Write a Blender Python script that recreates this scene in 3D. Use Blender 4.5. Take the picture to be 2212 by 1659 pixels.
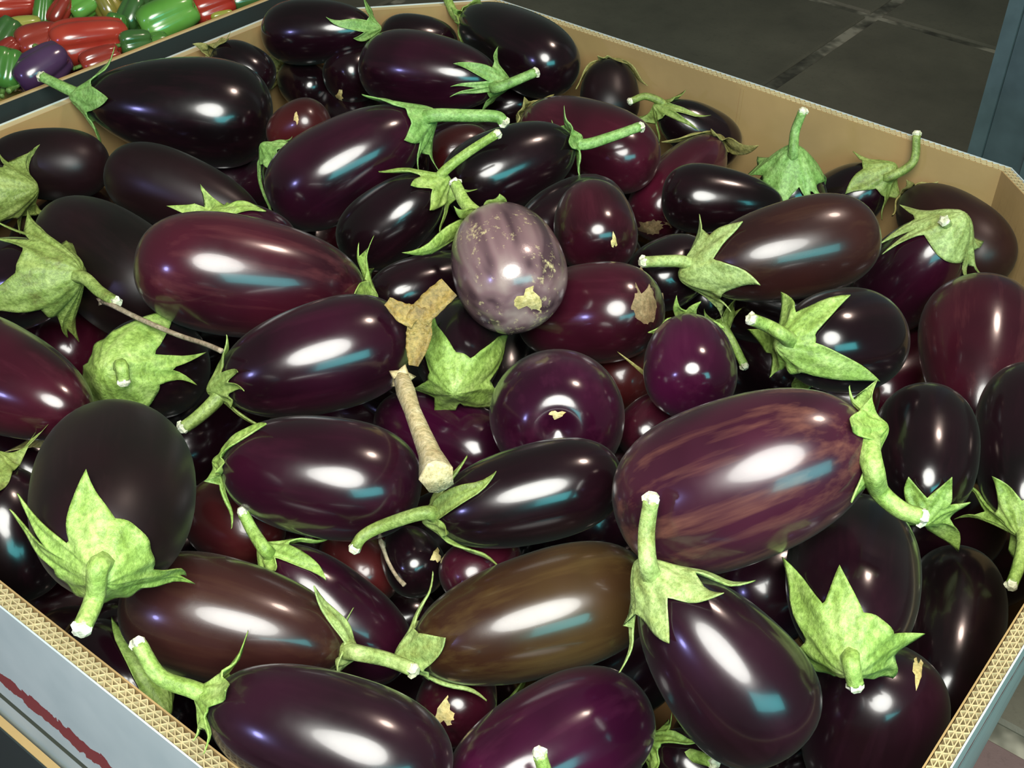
import bpy, math, random
import numpy as np
from mathutils import Vector, Matrix, Quaternion

for o in list(bpy.data.objects):
    bpy.data.objects.remove(o, do_unlink=True)
scene = bpy.context.scene
COL = scene.collection
random.seed(4)

# bin corners on the floor plan and camera pose, metres
OCT=[(-0.7039, 1.1828), (-0.3321, 1.6797), (-0.0446, 1.7538), (0.5526, 1.3069), (0.6182, 0.9581), (0.2276, 0.436), (-0.0524, 0.3956), (-0.6555, 0.8468)]
CAM_ROT=[(0.999433, -0.033681, 0.0), (0.020916, 0.620645, -0.783813), (0.0264, 0.783368, 0.620997)]
CAM_LOC=(0.0, 0.0, 1.5)


# ------------------------------------------------------------------ camera
cam_d = bpy.data.cameras.new('camera')
cam = bpy.data.objects.new('camera', cam_d)
COL.objects.link(cam)
cam_d.sensor_width = 36.0
cam_d.lens = 2750.0 / 2212.0 * 36.0
cam_d.clip_start = 0.02
m = Matrix(CAM_ROT).to_4x4()
m.translation = Vector(CAM_LOC)
cam.matrix_world = m
scene.camera = cam

# ------------------------------------------------------------------ world and lights
world = bpy.data.worlds.new('hall_ambient')
scene.world = world
world.use_nodes = True
world.node_tree.nodes['Background'].inputs['Color'].default_value = (0.80, 1.0, 0.86, 1)
world.node_tree.nodes['Background'].inputs['Strength'].default_value = 0.11

def area(name, loc, target, size, power, color, size_y=None, shape='DISK'):
    d = bpy.data.lights.new(name, 'AREA')
    d.shape = 'RECTANGLE' if size_y else shape
    d.size = size
    if size_y:
        d.size_y = size_y
    d.energy = power
    d.color = color
    o = bpy.data.objects.new(name, d)
    COL.objects.link(o)
    o.location = loc
    o.rotation_euler = (Vector(target) - Vector(loc)).to_track_quat('-Z', 'Y').to_euler()
    return o

PILE = (0.0, 0.95, 0.8)
area('hanging_lamp_white', (0.02, -0.22, 2.10), PILE, 1.0, 60, (1.0, 1.0, 0.94))
area('doorway_daylight', (0.95, -1.05, 1.80), PILE, 1.45, 21, (0.16, 0.95, 1.0), size_y=0.62)
area('blue_lamp', (-2.1, -1.1, 1.95), PILE, 0.30, 15, (0.42, 0.42, 1.0))
area('warm_ceiling_lamp', (1.05, 1.45, 3.25), (0.3, 1.1, 0.8), 0.42, 26, (1.0, 0.76, 0.64))

scene.view_settings.view_transform = 'Standard'
scene.view_settings.look = 'None'
scene.view_settings.gamma = 1.0
scene.view_settings.use_curve_mapping = False
scene.view_settings.exposure = 0.0

# ------------------------------------------------------------------ helpers
def new_mesh_obj(name, verts, faces, mat, parent=None, smooth=True):
    me = bpy.data.meshes.new(name)
    me.from_pydata([tuple(v) for v in verts], [], [tuple(f) for f in faces])
    me.validate()
    if smooth:
        me.polygons.foreach_set('use_smooth', [True] * len(me.polygons))
    me.materials.append(mat)
    me.update()
    o = bpy.data.objects.new(name, me)
    COL.objects.link(o)
    if parent:
        o.parent = parent
    return o

def empty(name, loc, quat=None):
    o = bpy.data.objects.new(name, None)
    COL.objects.link(o)
    o.location = loc
    o.empty_display_size = 0.02
    if quat:
        o.rotation_mode = 'QUATERNION'
        o.rotation_quaternion = quat
    return o

def tag(o, label=None, cat=None, group=None, kind=None):
    if label: o['label'] = label
    if cat: o['category'] = cat
    if group: o['group'] = group
    if kind: o['kind'] = kind
    return o

class NT:
    def __init__(self, name):
        self.m = bpy.data.materials.new(name)
        self.m.use_nodes = True
        self.t = self.m.node_tree
        self.b = self.t.nodes['Principled BSDF']
    def n(self, typ, **kw):
        nd = self.t.nodes.new(typ)
        for k, v in kw.items():
            if k.startswith('_'):
                setattr(nd, k[1:], v)
            else:
                key = k.replace('__', ' ')
                nd.inputs[key].default_value = v
        return nd
    def l(self, a, b):
        self.t.links.new(a, b)
    def coords(self, scale=(1, 1, 1), kind='Object'):
        tc = self.n('ShaderNodeTexCoord')
        mp = self.n('ShaderNodeMapping')
        mp.inputs['Scale'].default_value = scale
        self.l(tc.outputs[kind], mp.inputs['Vector'])
        return mp.outputs['Vector']
    def noise(self, vec, scale, detail=3, rough=0.55, w=None):
        nd = self.n('ShaderNodeTexNoise', Scale=scale, Detail=detail, Roughness=rough)
        self.l(vec, nd.inputs['Vector'])
        return nd.outputs['Fac']
    def ramp(self, fac, stops):
        nd = self.n('ShaderNodeValToRGB')
        el = nd.color_ramp.elements
        el[0].position, el[0].color = stops[0][0], (*stops[0][1], 1)
        el[1].position, el[1].color = stops[-1][0], (*stops[-1][1], 1)
        for p, c in stops[1:-1]:
            e_ = el.new(p); e_.color = (*c, 1)
        self.l(fac, nd.inputs['Fac'])
        return nd.outputs['Color']
    def mix(self, fac, a, b):
        nd = self.n('ShaderNodeMix', _data_type='RGBA')
        for v, i in ((fac, 0), (a, 6), (b, 7)):
            if isinstance(v, (int, float)): nd.inputs[i].default_value = v
            elif isinstance(v, tuple): nd.inputs[i].default_value = (*v, 1)
            else: self.l(v, nd.inputs[i])
        return nd.outputs[2]
    def offset_by_object(self, vec):
        oi = self.n('ShaderNodeObjectInfo')
        mu = self.n('ShaderNodeMath', _operation='MULTIPLY')
        mu.inputs[1].default_value = 37.0
        self.l(oi.outputs['Random'], mu.inputs[0])
        ad = self.n('ShaderNodeVectorMath', _operation='ADD')
        self.l(vec, ad.inputs[0]); self.l(mu.outputs[0], ad.inputs[1])
        return ad.outputs[0]
    def bump(self, h, strength, dist):
        bp = self.n('ShaderNodeBump', Strength=strength, Distance=dist)
        self.l(h, bp.inputs['Height']); self.l(bp.outputs['Normal'], self.b.inputs['Normal'])
    def set(self, **kw):
        for k, v in kw.items():
            self.b.inputs[k.replace('__', ' ')].default_value = v
    def col(self, c):
        if isinstance(c, tuple): self.b.inputs['Base Color'].default_value = (*c, 1)
        else: self.l(c, self.b.inputs['Base Color'])

# ------------------------------------------------------------------ materials
def skin(name, dark, mid, light, streak, rough):
    """eggplant skin: fine streaks running from stem to blossom end, waxy gloss"""
    k = NT(name)
    v = k.offset_by_object(k.coords((1, 1, 1)))
    vs = k.n('ShaderNodeVectorMath', _operation='MULTIPLY')
    vs.inputs[1].default_value = (60, 60, 5)
    k.l(v, vs.inputs[0])
    f1 = k.noise(vs.outputs[0], 1.0, 4, 0.6)
    f2 = k.noise(v, 9.0, 2)
    c1 = k.ramp(f2, [(0.35, dark), (0.72, mid)])
    s = k.ramp(f1, [(0.50, (0, 0, 0)), (0.78, (streak, streak, streak))])
    k.col(k.mix(s, c1, light))
    f3 = k.noise(v, 30.0, 3)
    rr = k.ramp(f3, [(0.3, (rough, rough, rough)), (0.8, (rough + .09,) * 3)])
    k.l(rr, k.b.inputs['Roughness'])
    k.set(IOR=1.46, Coat__Weight=0.3 if rough < .3 else 0.0, Coat__Roughness=0.09, Sheen__Weight=.028 if rough < .3 else .02, Specular__IOR__Level=.5 if rough < .3 else .3, Sheen__Roughness=.45)
    k.b.inputs['Sheen Tint'].default_value = (.75, 1.0, .82, 1)
    k.bump(f1, 0.03, 0.002)
    return k.m

SKIN = {
 'black': skin('skin_black', (0.0031, 0.0014, 0.0019), (0.0098, 0.0016, 0.0045), (0.0269, 0.0055, 0.0107), .25, .17),
 'purple': skin('skin_purple', (0.0083, 0.0014, 0.0039), (0.0282, 0.0026, 0.0116), (0.0509, 0.0069, 0.0200), .3, .18),
 'purpledark': skin('skin_purple_dark', (0.0066, 0.0017, 0.0035), (0.0184, 0.0033, 0.0094), (0.0339, 0.0092, 0.0179), .3, .20),
 'wine': skin('skin_wine', (0.0144, 0.0016, 0.0042), (0.0505, 0.0044, 0.0136), (0.0918, 0.0164, 0.0290), .3, .18),
 'winestreak': skin('skin_wine_streaked', (0.0165, 0.0019, 0.0052), (0.0458, 0.0055, 0.0123), (0.1010, 0.0259, 0.0285), .6, .20),
 'violet': skin('skin_violet', (0.0158, 0.0013, 0.0080), (0.0432, 0.0030, 0.0212), (0.0762, 0.0134, 0.0374), .3, .15),
 'streak': skin('skin_streaked', (0.0215, 0.0037, 0.0098), (0.0649, 0.0121, 0.0260), (0.1692, 0.0667, 0.0442), .8, .20),
 'brown': skin('skin_brown', (0.0164, 0.0048, 0.0046), (0.0344, 0.0096, 0.0079), (0.0615, 0.0280, 0.0145), .5, .24),
 'olive': skin('skin_olive_brown', (0.0265, 0.0094, 0.0046), (0.0595, 0.0349, 0.0110), (0.1049, 0.0641, 0.0190), .5, .22),
 'dull': skin('skin_dull_black', (0.0049, 0.0030, 0.0028), (0.0123, 0.0036, 0.0053), (0.0213, 0.0080, 0.0099), .3, .36),
 'dullbrown': skin('skin_dull_brown', (0.0136, 0.0050, 0.0042), (0.0257, 0.0086, 0.0074), (0.0377, 0.0180, 0.0106), .4, .36),
 'red': skin('skin_red_brown', (0.0285, 0.0033, 0.0040), (0.0570, 0.0076, 0.0080), (0.0855, 0.0209, 0.0176), .3, .25),
}
def pale_stripe_skin():
    k = NT('skin_pale_striped')
    v = k.coords((1, 1, 1))
    vs = k.n('ShaderNodeVectorMath', _operation='MULTIPLY')
    vs.inputs[1].default_value = (42, 42, 3)
    k.l(v, vs.inputs[0])
    f1 = k.noise(vs.outputs[0], 1.0, 2, 0.5)
    f2 = k.noise(v, 28.0, 5, .65)
    f3 = k.noise(v, 160.0, 4, .7)
    base = k.ramp(f1, [(0.36, (.055, .030, .036)), (0.50, (.16, .095, .10)), (0.66, (.27, .20, .18))])
    net = k.n('ShaderNodeMath', _operation='MULTIPLY')
    k.l(f2, net.inputs[0]); k.l(f3, net.inputs[1])
    fac = k.ramp(net.outputs[0], [(0.31, (0, 0, 0)), (0.42, (.8, .8, .8))])
    k.col(k.mix(fac, base, (.60, .52, .26)))
    k.set(Roughness=.24, Coat__Weight=.3, Coat__Roughness=.12)
    k.bump(f3, .08, .002)
    return k.m
SKIN['stripe'] = pale_stripe_skin()

def leafy(name, c1, c2, c3, rough=.5):
    k = NT(name)
    v = k.offset_by_object(k.coords())
    f = k.noise(v, 55.0, 5, .65)
    f2 = k.noise(v, 260.0, 4, .7)
    c = k.ramp(f, [(0.30, c2), (0.48, c1), (0.72, c3)])
    mx = k.ramp(f2, [(0.36, (.55, .58, .50)), (0.62, (1.06, 1.06, 1.06))])
    mul = k.n('ShaderNodeMix', _data_type='RGBA', _blend_type='MULTIPLY')
    mul.inputs[0].default_value = 1.0
    k.l(c, mul.inputs[6]); k.l(mx, mul.inputs[7])
    k.col(mul.outputs[2])
    k.set(Roughness=rough)
    k.bump(f2, .6, .0016)
    return k.m
CALYX = {
 'fresh': leafy('calyx_fresh_green', (0.198, 0.378, 0.093), (0.129, 0.260, 0.050), (0.319, 0.504, 0.167)),
 'lime': leafy('calyx_lime_green', (0.274, 0.420, 0.087), (0.175, 0.277, 0.043), (0.410, 0.538, 0.167)),
 'olive': leafy('calyx_olive_green', (0.205, 0.286, 0.062), (0.144, 0.168, 0.037), (0.319, 0.403, 0.118)),
 'pale': leafy('calyx_pale_green', (0.319, 0.420, 0.130), (0.243, 0.286, 0.074), (0.426, 0.538, 0.211)),
 'dry': leafy('calyx_dry', (0.274, 0.252, 0.074), (0.182, 0.160, 0.043), (0.350, 0.353, 0.124), .65),
}
CUT = leafy('stem_cut_end', (.72, .72, .52), (.55, .52, .32), (.85, .85, .72), .7)
TANSCAR = leafy('blossom_scar_tan', (.62, .50, .20), (.42, .30, .10), (.75, .66, .36), .6)
CORK = leafy('corky_scar', (.20, .135, .06), (.08, .05, .022), (.32, .25, .13), .8)
DRYSTEM = leafy('dried_stem', (.56, .46, .24), (.38, .28, .13), (.70, .62, .40), .7)
DRYLEAF = leafy('dried_leaf', (.27, .18, .04), (.16, .10, .025), (.38, .28, .08), .6)
TWIG = leafy('twig_bark', (.30, .23, .15), (.18, .13, .08), (.44, .36, .25), .7)

def cardboard(name, c, flute=True):
    k = NT(name)
    v = k.coords()
    f = k.noise(v, 7.0, 4)
    f2 = k.noise(v, 180.0, 3)
    k.col(k.ramp(f, [(0.3, tuple(x * .82 for x in c)), (0.7, tuple(x * 1.1 for x in c))]))
    k.set(Roughness=.8)
    k.bump(f2, .12, .001)
    return k.m
KRAFT = cardboard('kraft_board', (.34, .22, .085))
KRAFT_EDGE = cardboard('kraft_board_cut_edge', (.46, .37, .19))
KRAFT_DARK = cardboard('kraft_flute_core', (.36, .28, .13))

def printed_board():
    """light blue-grey printed outer board; red and dark green printed bands along the rim"""
    k = NT('printed_blue_grey_board')
    tc = k.n('ShaderNodeTexCoord')
    sp = k.n('ShaderNodeSeparateXYZ')
    k.l(tc.outputs['Object'], sp.inputs[0])
    f = k.noise(tc.outputs['Object'], 60.0, 3)
    wob = k.n('ShaderNodeMath', _operation='MULTIPLY_ADD')
    wob.inputs[1].default_value = .030; wob.inputs[2].default_value = -.015
    k.l(f, wob.inputs[0])
    zz = k.n('ShaderNodeMath', _operation='ADD')
    k.l(sp.outputs['Z'], zz.inputs[0]); k.l(wob.outputs[0], zz.inputs[1])
    def band(src, lo, hi):
        a = k.n('ShaderNodeMath', _operation='GREATER_THAN'); a.inputs[1].default_value = lo
        b = k.n('ShaderNodeMath', _operation='LESS_THAN'); b.inputs[1].default_value = hi
        c = k.n('ShaderNodeMath', _operation='MULTIPLY')
        k.l(src, a.inputs[0]); k.l(src, b.inputs[0]); k.l(a.outputs[0], c.inputs[0]); k.l(b.outputs[0], c.inputs[1])
        return c.outputs[0]
    base = k.ramp(k.noise(tc.outputs['Object'], 12.0, 3), [(.3, (.40, .47, .47)), (.7, (.52, .58, .57))])
    c1 = k.mix(band(zz.outputs[0], .681, .700), base, (.22, .030, .035))
    c2 = k.mix(band(sp.outputs['Z'], .6535, .662), c1, (.03, .06, .05))
    k.col(c2)
    k.set(Roughness=.45)
    return k.m
PRINT = printed_board()
SLEEVE = cardboard('dark_green_printed_board', (.012, .020, .018))

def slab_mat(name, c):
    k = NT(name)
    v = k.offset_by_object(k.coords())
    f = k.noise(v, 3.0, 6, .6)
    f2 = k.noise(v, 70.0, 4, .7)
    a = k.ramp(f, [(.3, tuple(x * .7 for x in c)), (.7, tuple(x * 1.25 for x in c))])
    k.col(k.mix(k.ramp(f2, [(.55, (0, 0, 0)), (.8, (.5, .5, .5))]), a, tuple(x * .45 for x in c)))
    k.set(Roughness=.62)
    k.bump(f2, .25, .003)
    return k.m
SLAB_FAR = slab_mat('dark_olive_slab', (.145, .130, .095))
SLAB_NEAR = slab_mat('slab_warm_light_tint', (.17, .108, .102))  # same floor as the far slabs; warm light nearby painted into the colour
def mortar_mat():
    k = NT('joint_mortar')
    v = k.coords()
    f = k.noise(v, 4.5, 4, .7)
    k.col(k.ramp(f, [(.38, (.06, .055, .042)), (.48, (.15, .14, .105)), (.58, (.42, .38, .30))]))
    k.set(Roughness=.9)
    return k.m
MORTAR = mortar_mat()
def paint(name, c, r=.45):
    k = NT(name)
    f = k.noise(k.coords(), 25.0, 4)
    k.col(k.ramp(f, [(.3, tuple(x * .85 for x in c)), (.7, tuple(x * 1.1 for x in c))]))
    k.set(Roughness=r)
    return k.m
STEEL = paint('blue_grey_painted_steel', (.062, .090, .097))
STEEL2 = paint('blue_grey_painted_edge', (.078, .115, .122))

def pepper_skin(name, c, c2):
    k = NT(name)
    v = k.offset_by_object(k.coords())
    k.col(k.ramp(k.noise(v, 14.0, 3), [(.35, c), (.7, c2)]))
    k.set(Roughness=.22, Coat__Weight=.3, Coat__Roughness=.1)
    return k.m
PEPC = {
 'red': pepper_skin('pepper_red', (.25, .016, .010), (.32, .04, .022)),
 'darkred': pepper_skin('pepper_dark_red', (.17, .018, .012), (.24, .035, .02)),
 'purple': pepper_skin('pepper_purple', (.035, .014, .045), (.06, .03, .07)),
 'green': pepper_skin('pepper_green', (.035, .12, .02), (.065, .18, .03)),
 'brightgreen': pepper_skin('pepper_bright_green', (.06, .20, .022), (.12, .30, .055)),
 'yellowgreen': pepper_skin('pepper_yellow_green', (.20, .23, .03), (.28, .28, .06)),
 'olive': pepper_skin('pepper_olive', (.14, .13, .02), (.25, .20, .04)),
 'darkgreen': pepper_skin('pepper_dark_green', (.025, .075, .018), (.05, .12, .03)),
}

# ------------------------------------------------------------------ floor of slabs
AV = Vector((math.cos(math.radians(53.2)), math.sin(math.radians(53.2)), 0))
NV = Vector((AV.y, -AV.x, 0))
floor = empty('floor', (0, 0, 0)); tag(floor, 'dark worn concrete floor of large slabs', None, kind='structure')
del floor['label']
P_ = 1.155
a0, n0 = 3.64, -1.397
bed = new_mesh_obj('mortar_bed', [tuple(AV * x + NV * y + Vector((0, 0, -.004))) for x, y in ((-6, -9), (9, -9), (9, 7), (-6, 7))], [(0, 3, 2, 1)], MORTAR, floor, False)
def bevel_box_mesh(name, sx, sy, z0, z1, bev):
    vs, fs = [], []
    for (x, y, z) in ((sx, sy, z0), (sx, sy, z1 - bev), (sx - bev, sy - bev, z1)):
        b_ = len(vs)
        vs += [(-x, -y, z), (x, -y, z), (x, y, z), (-x, y, z)]
    for r in (0, 4):
        for i in range(4):
            j = (i + 1) % 4
            fs.append((r + i, r + j, r + 4 + j, r + 4 + i))
    fs.append((8, 9, 10, 11))
    return vs, fs
sv, sf = bevel_box_mesh('slab', P_ / 2 - .019, P_ / 2 - .019, -.06, 0.004, .006)
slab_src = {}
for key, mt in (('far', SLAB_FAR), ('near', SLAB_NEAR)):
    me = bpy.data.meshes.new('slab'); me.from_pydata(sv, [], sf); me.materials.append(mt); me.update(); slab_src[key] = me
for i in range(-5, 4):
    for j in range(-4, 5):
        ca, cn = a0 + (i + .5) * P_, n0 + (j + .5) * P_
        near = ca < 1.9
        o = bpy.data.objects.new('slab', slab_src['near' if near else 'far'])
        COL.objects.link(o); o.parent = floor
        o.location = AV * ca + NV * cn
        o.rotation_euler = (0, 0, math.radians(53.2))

# ------------------------------------------------------------------ bins
RIM = 0.80
def bin_builder(name, octo, z0, thick, rim, label, mats, sleeve_top=None, flute_walls=(), rows=3, lean=()):
    """octagonal corrugated bin: every side a wall panel (inner liner, printed outer liner, fluted cut edge)"""
    root = empty(name, (octo.mean(0)[0], octo.mean(0)[1], 0))
    base = Vector((root.location.x, root.location.y, 0))
    n_ = len(octo)
    cen = octo.mean(0)
    # outward offset polygon
    def off(poly, dist):
        res = []
        for i in range(n_):
            p0, p1, p2 = poly[i - 1], poly[i], poly[(i + 1) % n_]
            d1 = (p1 - p0) / np.linalg.norm(p1 - p0); d2 = (p2 - p1) / np.linalg.norm(p2 - p1)
            n1 = np.array([d1[1], -d1[0]]); n2 = np.array([d2[1], -d2[0]])
            if n1 @ (p1 - cen) < 0: n1 = -n1
            if n2 @ (p1 - cen) < 0: n2 = -n2
            b = n1 + n2; b /= np.linalg.norm(b)
            res.append(p1 + b * dist / (b @ n1))
        return np.array(res)
    outer = off(octo, thick)
    L = lambda p, z: (p[0] - base.x, p[1] - base.y, z)
    inner_m, outer_m, edge_m, core_m = mats
    for i in range(n_):
        j = (i + 1) % n_
        p, q, P2, Q2 = octo[i], octo[j], outer[i], outer[j]
        d = (q - p); ln = np.linalg.norm(d); d = d / ln
        nn = np.array([d[1], -d[0]])
        if nn @ (p - cen) < 0: nn = -nn
        pn = empty('wall_panel', (0, 0, 0)); pn.parent = root
        seg = 24
        def sheet(nm, a, b, c2, e2, z_lo, z_hi, mat, wave=0.0, bulge=0.0):
            # solid strip between inner line a-b and outer line c2-e2
            vs, fs = [], []
            for k in range(seg + 1):
                t = k / seg
                w = wave * math.sin(t * 9 + i) + bulge * math.sin(t * math.pi)
                wz = .0035 * math.sin(t * 5 + i * 2) * 0 
                pi = a + (b - a) * t + nn * w; po = c2 + (e2 - c2) * t + nn * w
                lw = (1 - t) * (i in lean) + t * (j in lean)      # the right side of the bin leans in towards its foot
                ln_ = -N2 * (.06 * (rim - z_lo) * lw)
                vs += [L(pi + ln_, z_lo), L(pi, z_hi + wz), L(po, z_hi + wz), L(po + ln_, z_lo)]
            for k in range(seg):
                r = 4 * k
                for s_ in range(4):
                    fs.append((r + s_, r + (s_ + 1) % 4, r + 4 + (s_ + 1) % 4, r + 4 + s_))
            fs += [(0, 3, 2, 1), (4 * seg, 4 * seg + 1, 4 * seg + 2, 4 * seg + 3)]
            return new_mesh_obj(nm, vs, fs, mat, pn, False)
        lt = .0013
        if i in flute_walls:
            dep = .006
            lerp = lambda f: (p + (P2 - p) * f, q + (Q2 - q) * f)
            f_l = lt / thick
            sheet('inner_liner', *lerp(0), *lerp(f_l), z0, rim, inner_m)
            sheet('outer_liner', *lerp(1 - f_l), *lerp(1), z0, rim, outer_m)
            sheet('fluted_core', *lerp(f_l), *lerp(1 - f_l), z0, rim - dep, core_m)
            gap = (1 - f_l * 2) / rows
            for r in range(1, rows):
                f = f_l + gap * r
                sheet('middle_liner', *lerp(f - f_l * .35), *lerp(f + f_l * .35), rim - dep, rim - .0003, edge_m)
            for r in range(rows):
                fa, fb = f_l + gap * r + f_l * .3, f_l + gap * (r + 1) - f_l * .3
                pitch = .0070
                m_ = int(ln / pitch) * 2
                vs, fs = [], []
                tk = .0006
                for k in range(m_ + 1):
                    t = k / m_
                    f = fa if (k + r) % 2 else fb
                    pt = (p + (q - p) * t) * (1 - f) + (P2 + (Q2 - P2) * t) * f
                    for sg in (-1, 1):
                        w_ = pt + d * tk * sg
                        vs += [L(w_, rim - dep), L(w_, rim - .0004 + .0006 * random.random())]
                for k in range(m_):
                    A_ = 4 * k
                    fs += [(A_, A_ + 1, A_ + 5, A_ + 4), (A_ + 2, A_ + 6, A_ + 7, A_ + 3), (A_ + 1, A_ + 3, A_ + 7, A_ + 5)]
                fl = new_mesh_obj('flute', vs, fs, edge_m, pn, False)
        else:
            lerp = lambda f: (p + (P2 - p) * f, q + (Q2 - q) * f)
            f_l = lt / thick
            sheet('inner_liner', *lerp(0), *lerp(f_l), z0, rim, inner_m)
            sheet('outer_liner', *lerp(1 - f_l), *lerp(1), z0, rim, outer_m)
            sheet('fluted_core', *lerp(f_l), *lerp(1 - f_l), z0, rim - .0015, edge_m)
        if flute_walls and i == 2:
            for t in (.545,):
                c0 = p + d * ln * t - nn * .0008
                a1, a2 = c0 - d * .0022, c0 + d * .0022
                vs = [L(a1, z0), L(a2, z0), L(a2, rim - .004), L(a1, rim - .004)]
                vs += [(x - nn[0] * -.0012, y - nn[1] * -.0012, z) for x, y, z in vs]
                new_mesh_obj('score_line', vs, [(0, 1, 2, 3), (7, 6, 5, 4), (0, 4, 5, 1), (1, 5, 6, 2), (2, 6, 7, 3), (3, 7, 4, 0)], inner_m, pn, False)
        if sleeve_top is not None and i in (0, 6, 7):
            o1, o2 = off(octo, thick + .004), off(octo, thick + .0105)
            o3 = off(octo, thick + .0118)
            sheet('sleeve_board', o1[i], o1[j], o2[i], o2[j], z0, sleeve_top, inner_m)
            sheet('sleeve_print', o2[i], o2[j], o3[i], o3[j], z0, sleeve_top - .001, SLEEVE)
    oct_b = cen + (octo - cen) * .93
    bt = [L(p, z0 + .01) for p in oct_b] + [L(p, z0 + .03) for p in oct_b]
    new_mesh_obj('bottom_board', bt, [tuple(range(n_)), tuple(range(2 * n_ - 1, n_ - 1, -1))] + [(i, (i + 1) % n_, n_ + (i + 1) % n_, n_ + i) for i in range(n_)], inner_m, root, False)
    tag(root, label, 'bin')
    return root

OC = np.array(OCT)
A2 = np.array([AV.x, AV.y]); N2 = np.array([NV.x, NV.y])
bin_builder('cardboard_bin', OC, 0.13, .0155, RIM, 'large octagonal corrugated cardboard bin heaped with eggplants', (KRAFT, PRINT, KRAFT_EDGE, KRAFT_DARK), sleeve_top=.633, flute_walls=(2, 3, 4, 5, 6, 7), lean=(4, 5))
# pepper bin beside it: same size, shifted along -n, printed dark green outside
A2 = np.array([AV.x, AV.y]); N2 = np.array([NV.x, NV.y])
width = (OC @ N2).max() - (OC @ N2).min()
shift = -N2 * (width + .066) + A2 * .12
bin_builder('pepper_bin', OC + shift, 0.13, .010, RIM, 'dark printed cardboard bin full of bell peppers beside the eggplant bin', (KRAFT, SLEEVE, KRAFT_EDGE, KRAFT_DARK))

# pallets carrying the bins
WOOD = cardboard('pallet_wood', (.22, .15, .08))
def pallet(center, label):
    root = empty('pallet', (center[0], center[1], 0))
    root.rotation_euler = (0, 0, math.radians(53.2))
    def bx(nm, x0, x1, y0, y1, z0, z1):
        vs = [(x, y, z) for z in (z0, z1) for x, y in ((x0, y0), (x1, y0), (x1, y1), (x0, y1))]
        new_mesh_obj(nm, vs, [(0, 3, 2, 1), (4, 5, 6, 7), (0, 1, 5, 4), (1, 2, 6, 5), (2, 3, 7, 6), (3, 0, 4, 7)], WOOD, root, False)
    for k in range(3):
        y = -.42 + k * .42
        bx('stringer', -.47, .47, y - .03, y + .03, .02, .105)
    for k in range(7):
        x = -.42 + k * .84 / 6
        bx('deck_board', x - .05, x + .05, -.46, .46, .105, .128)
    for k in range(3):
        x = -.42 + k * .42
        bx('bottom_board', x - .05, x + .05, -.46, .46, .005, .02)
    tag(root, label, 'pallet')
c_ = OC.mean(0)
pallet(c_, 'wooden pallet under the eggplant bin')
pallet(c_ + shift, 'wooden pallet under the pepper bin')

# ------------------------------------------------------------------ steel column
def steel_column():
    base = Vector((.785, 2.012, 0))
    root = empty('steel_column', base)
    root.rotation_euler = (0, 0, math.radians(-46))
    def bx(nm, x0, x1, y0, y1, z0, z1, mat):
        vs = [(x, y, z) for z in (z0, z1) for x, y in ((x0, y0), (x1, y0), (x1, y1), (x0, y1))]
        new_mesh_obj(nm, vs, [(0, 3, 2, 1), (4, 5, 6, 7), (0, 1, 5, 4), (1, 2, 6, 5), (2, 3, 7, 6), (3, 0, 4, 7)], mat, root, False)
    bx('edge_flange', 0, .026, -.008, .14, .012, 3.3, STEEL2)
    bx('web_plate', .0275, .10, -.004, .03, .012, 3.3, STEEL)
    bx('corner_flange', .1015, .114, -.010, .14, .012, 3.3, STEEL2)
    bx('side_plate', .1155, .30, .03, .06, .012, 3.3, STEEL)
    bx('base_plate', -.05, .34, -.06, .2, .004, .012, STEEL)
    tag(root, 'blue-grey painted steel column standing behind the eggplant bin', 'column')
steel_column()

# ------------------------------------------------------------------ eggplants
PEXP = 2.35
def prof(u, k):
    return np.maximum(0, 1 - np.abs(u) ** PEXP) ** (1 / PEXP) * (1 + k * u)
def irregular(th, ph):
    return 1 + .012 * np.cos(2 * th + ph) + .010 * np.cos(3 * th + 2 * ph)
def meridian(a, b, k):
    u = -np.cos(np.linspace(0, np.pi, 500))
    pr = prof(u, k); r = pr / prof(np.linspace(-1, 1, 201), k).max() * b; z = -u * a
    s = np.r_[0, np.cumsum(np.hypot(np.diff(r), np.diff(z)))]
    dr, dz = np.gradient(r), np.gradient(z)
    ln = np.hypot(dr, dz)
    return r, z, s, -dz / ln, dr / ln           # outward normal (n_rho, n_z)

DIMPLE = {'E61': .13, 'E34': .09, 'E11': .05, 'E10': .05}
def dimple(rho, z, b, depth):
    return np.where(np.asarray(z) < 0, depth * b * np.exp(-(np.asarray(rho) / (.24 * b)) ** 2), 0.0)

def body_mesh(a, b, k, ph, dm=0.0, nt=56, ns=44):
    r, z, s, _, _ = meridian(a, b, k)
    q = (1 - np.cos(np.linspace(0, np.pi, ns + 1))) / 2 * s[-1]
    rr = np.interp(q, s, r); zz = np.interp(q, s, z)
    zz = zz + dimple(rr, zz, b, dm)
    th = np.linspace(0, 2 * np.pi, nt, endpoint=False)
    vs = [(0, 0, zz[0])]
    for i in range(1, ns):
        f = rr[i] * irregular(th, ph)
        vs += list(zip(f * np.cos(th), f * np.sin(th), np.full(nt, zz[i])))
    vs.append((0, 0, zz[-1]))
    fs = [(0, 1 + j, 1 + (j + 1) % nt) for j in range(nt)]
    for i in range(ns - 2):
        A_ = 1 + i * nt; B_ = A_ + nt
        fs += [(A_ + j, B_ + j, B_ + (j + 1) % nt, A_ + (j + 1) % nt) for j in range(nt)]
    A_ = 1 + (ns - 2) * nt; last = len(vs) - 1
    fs += [(A_ + j, last, A_ + (j + 1) % nt) for j in range(nt)]
    return vs, fs

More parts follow.
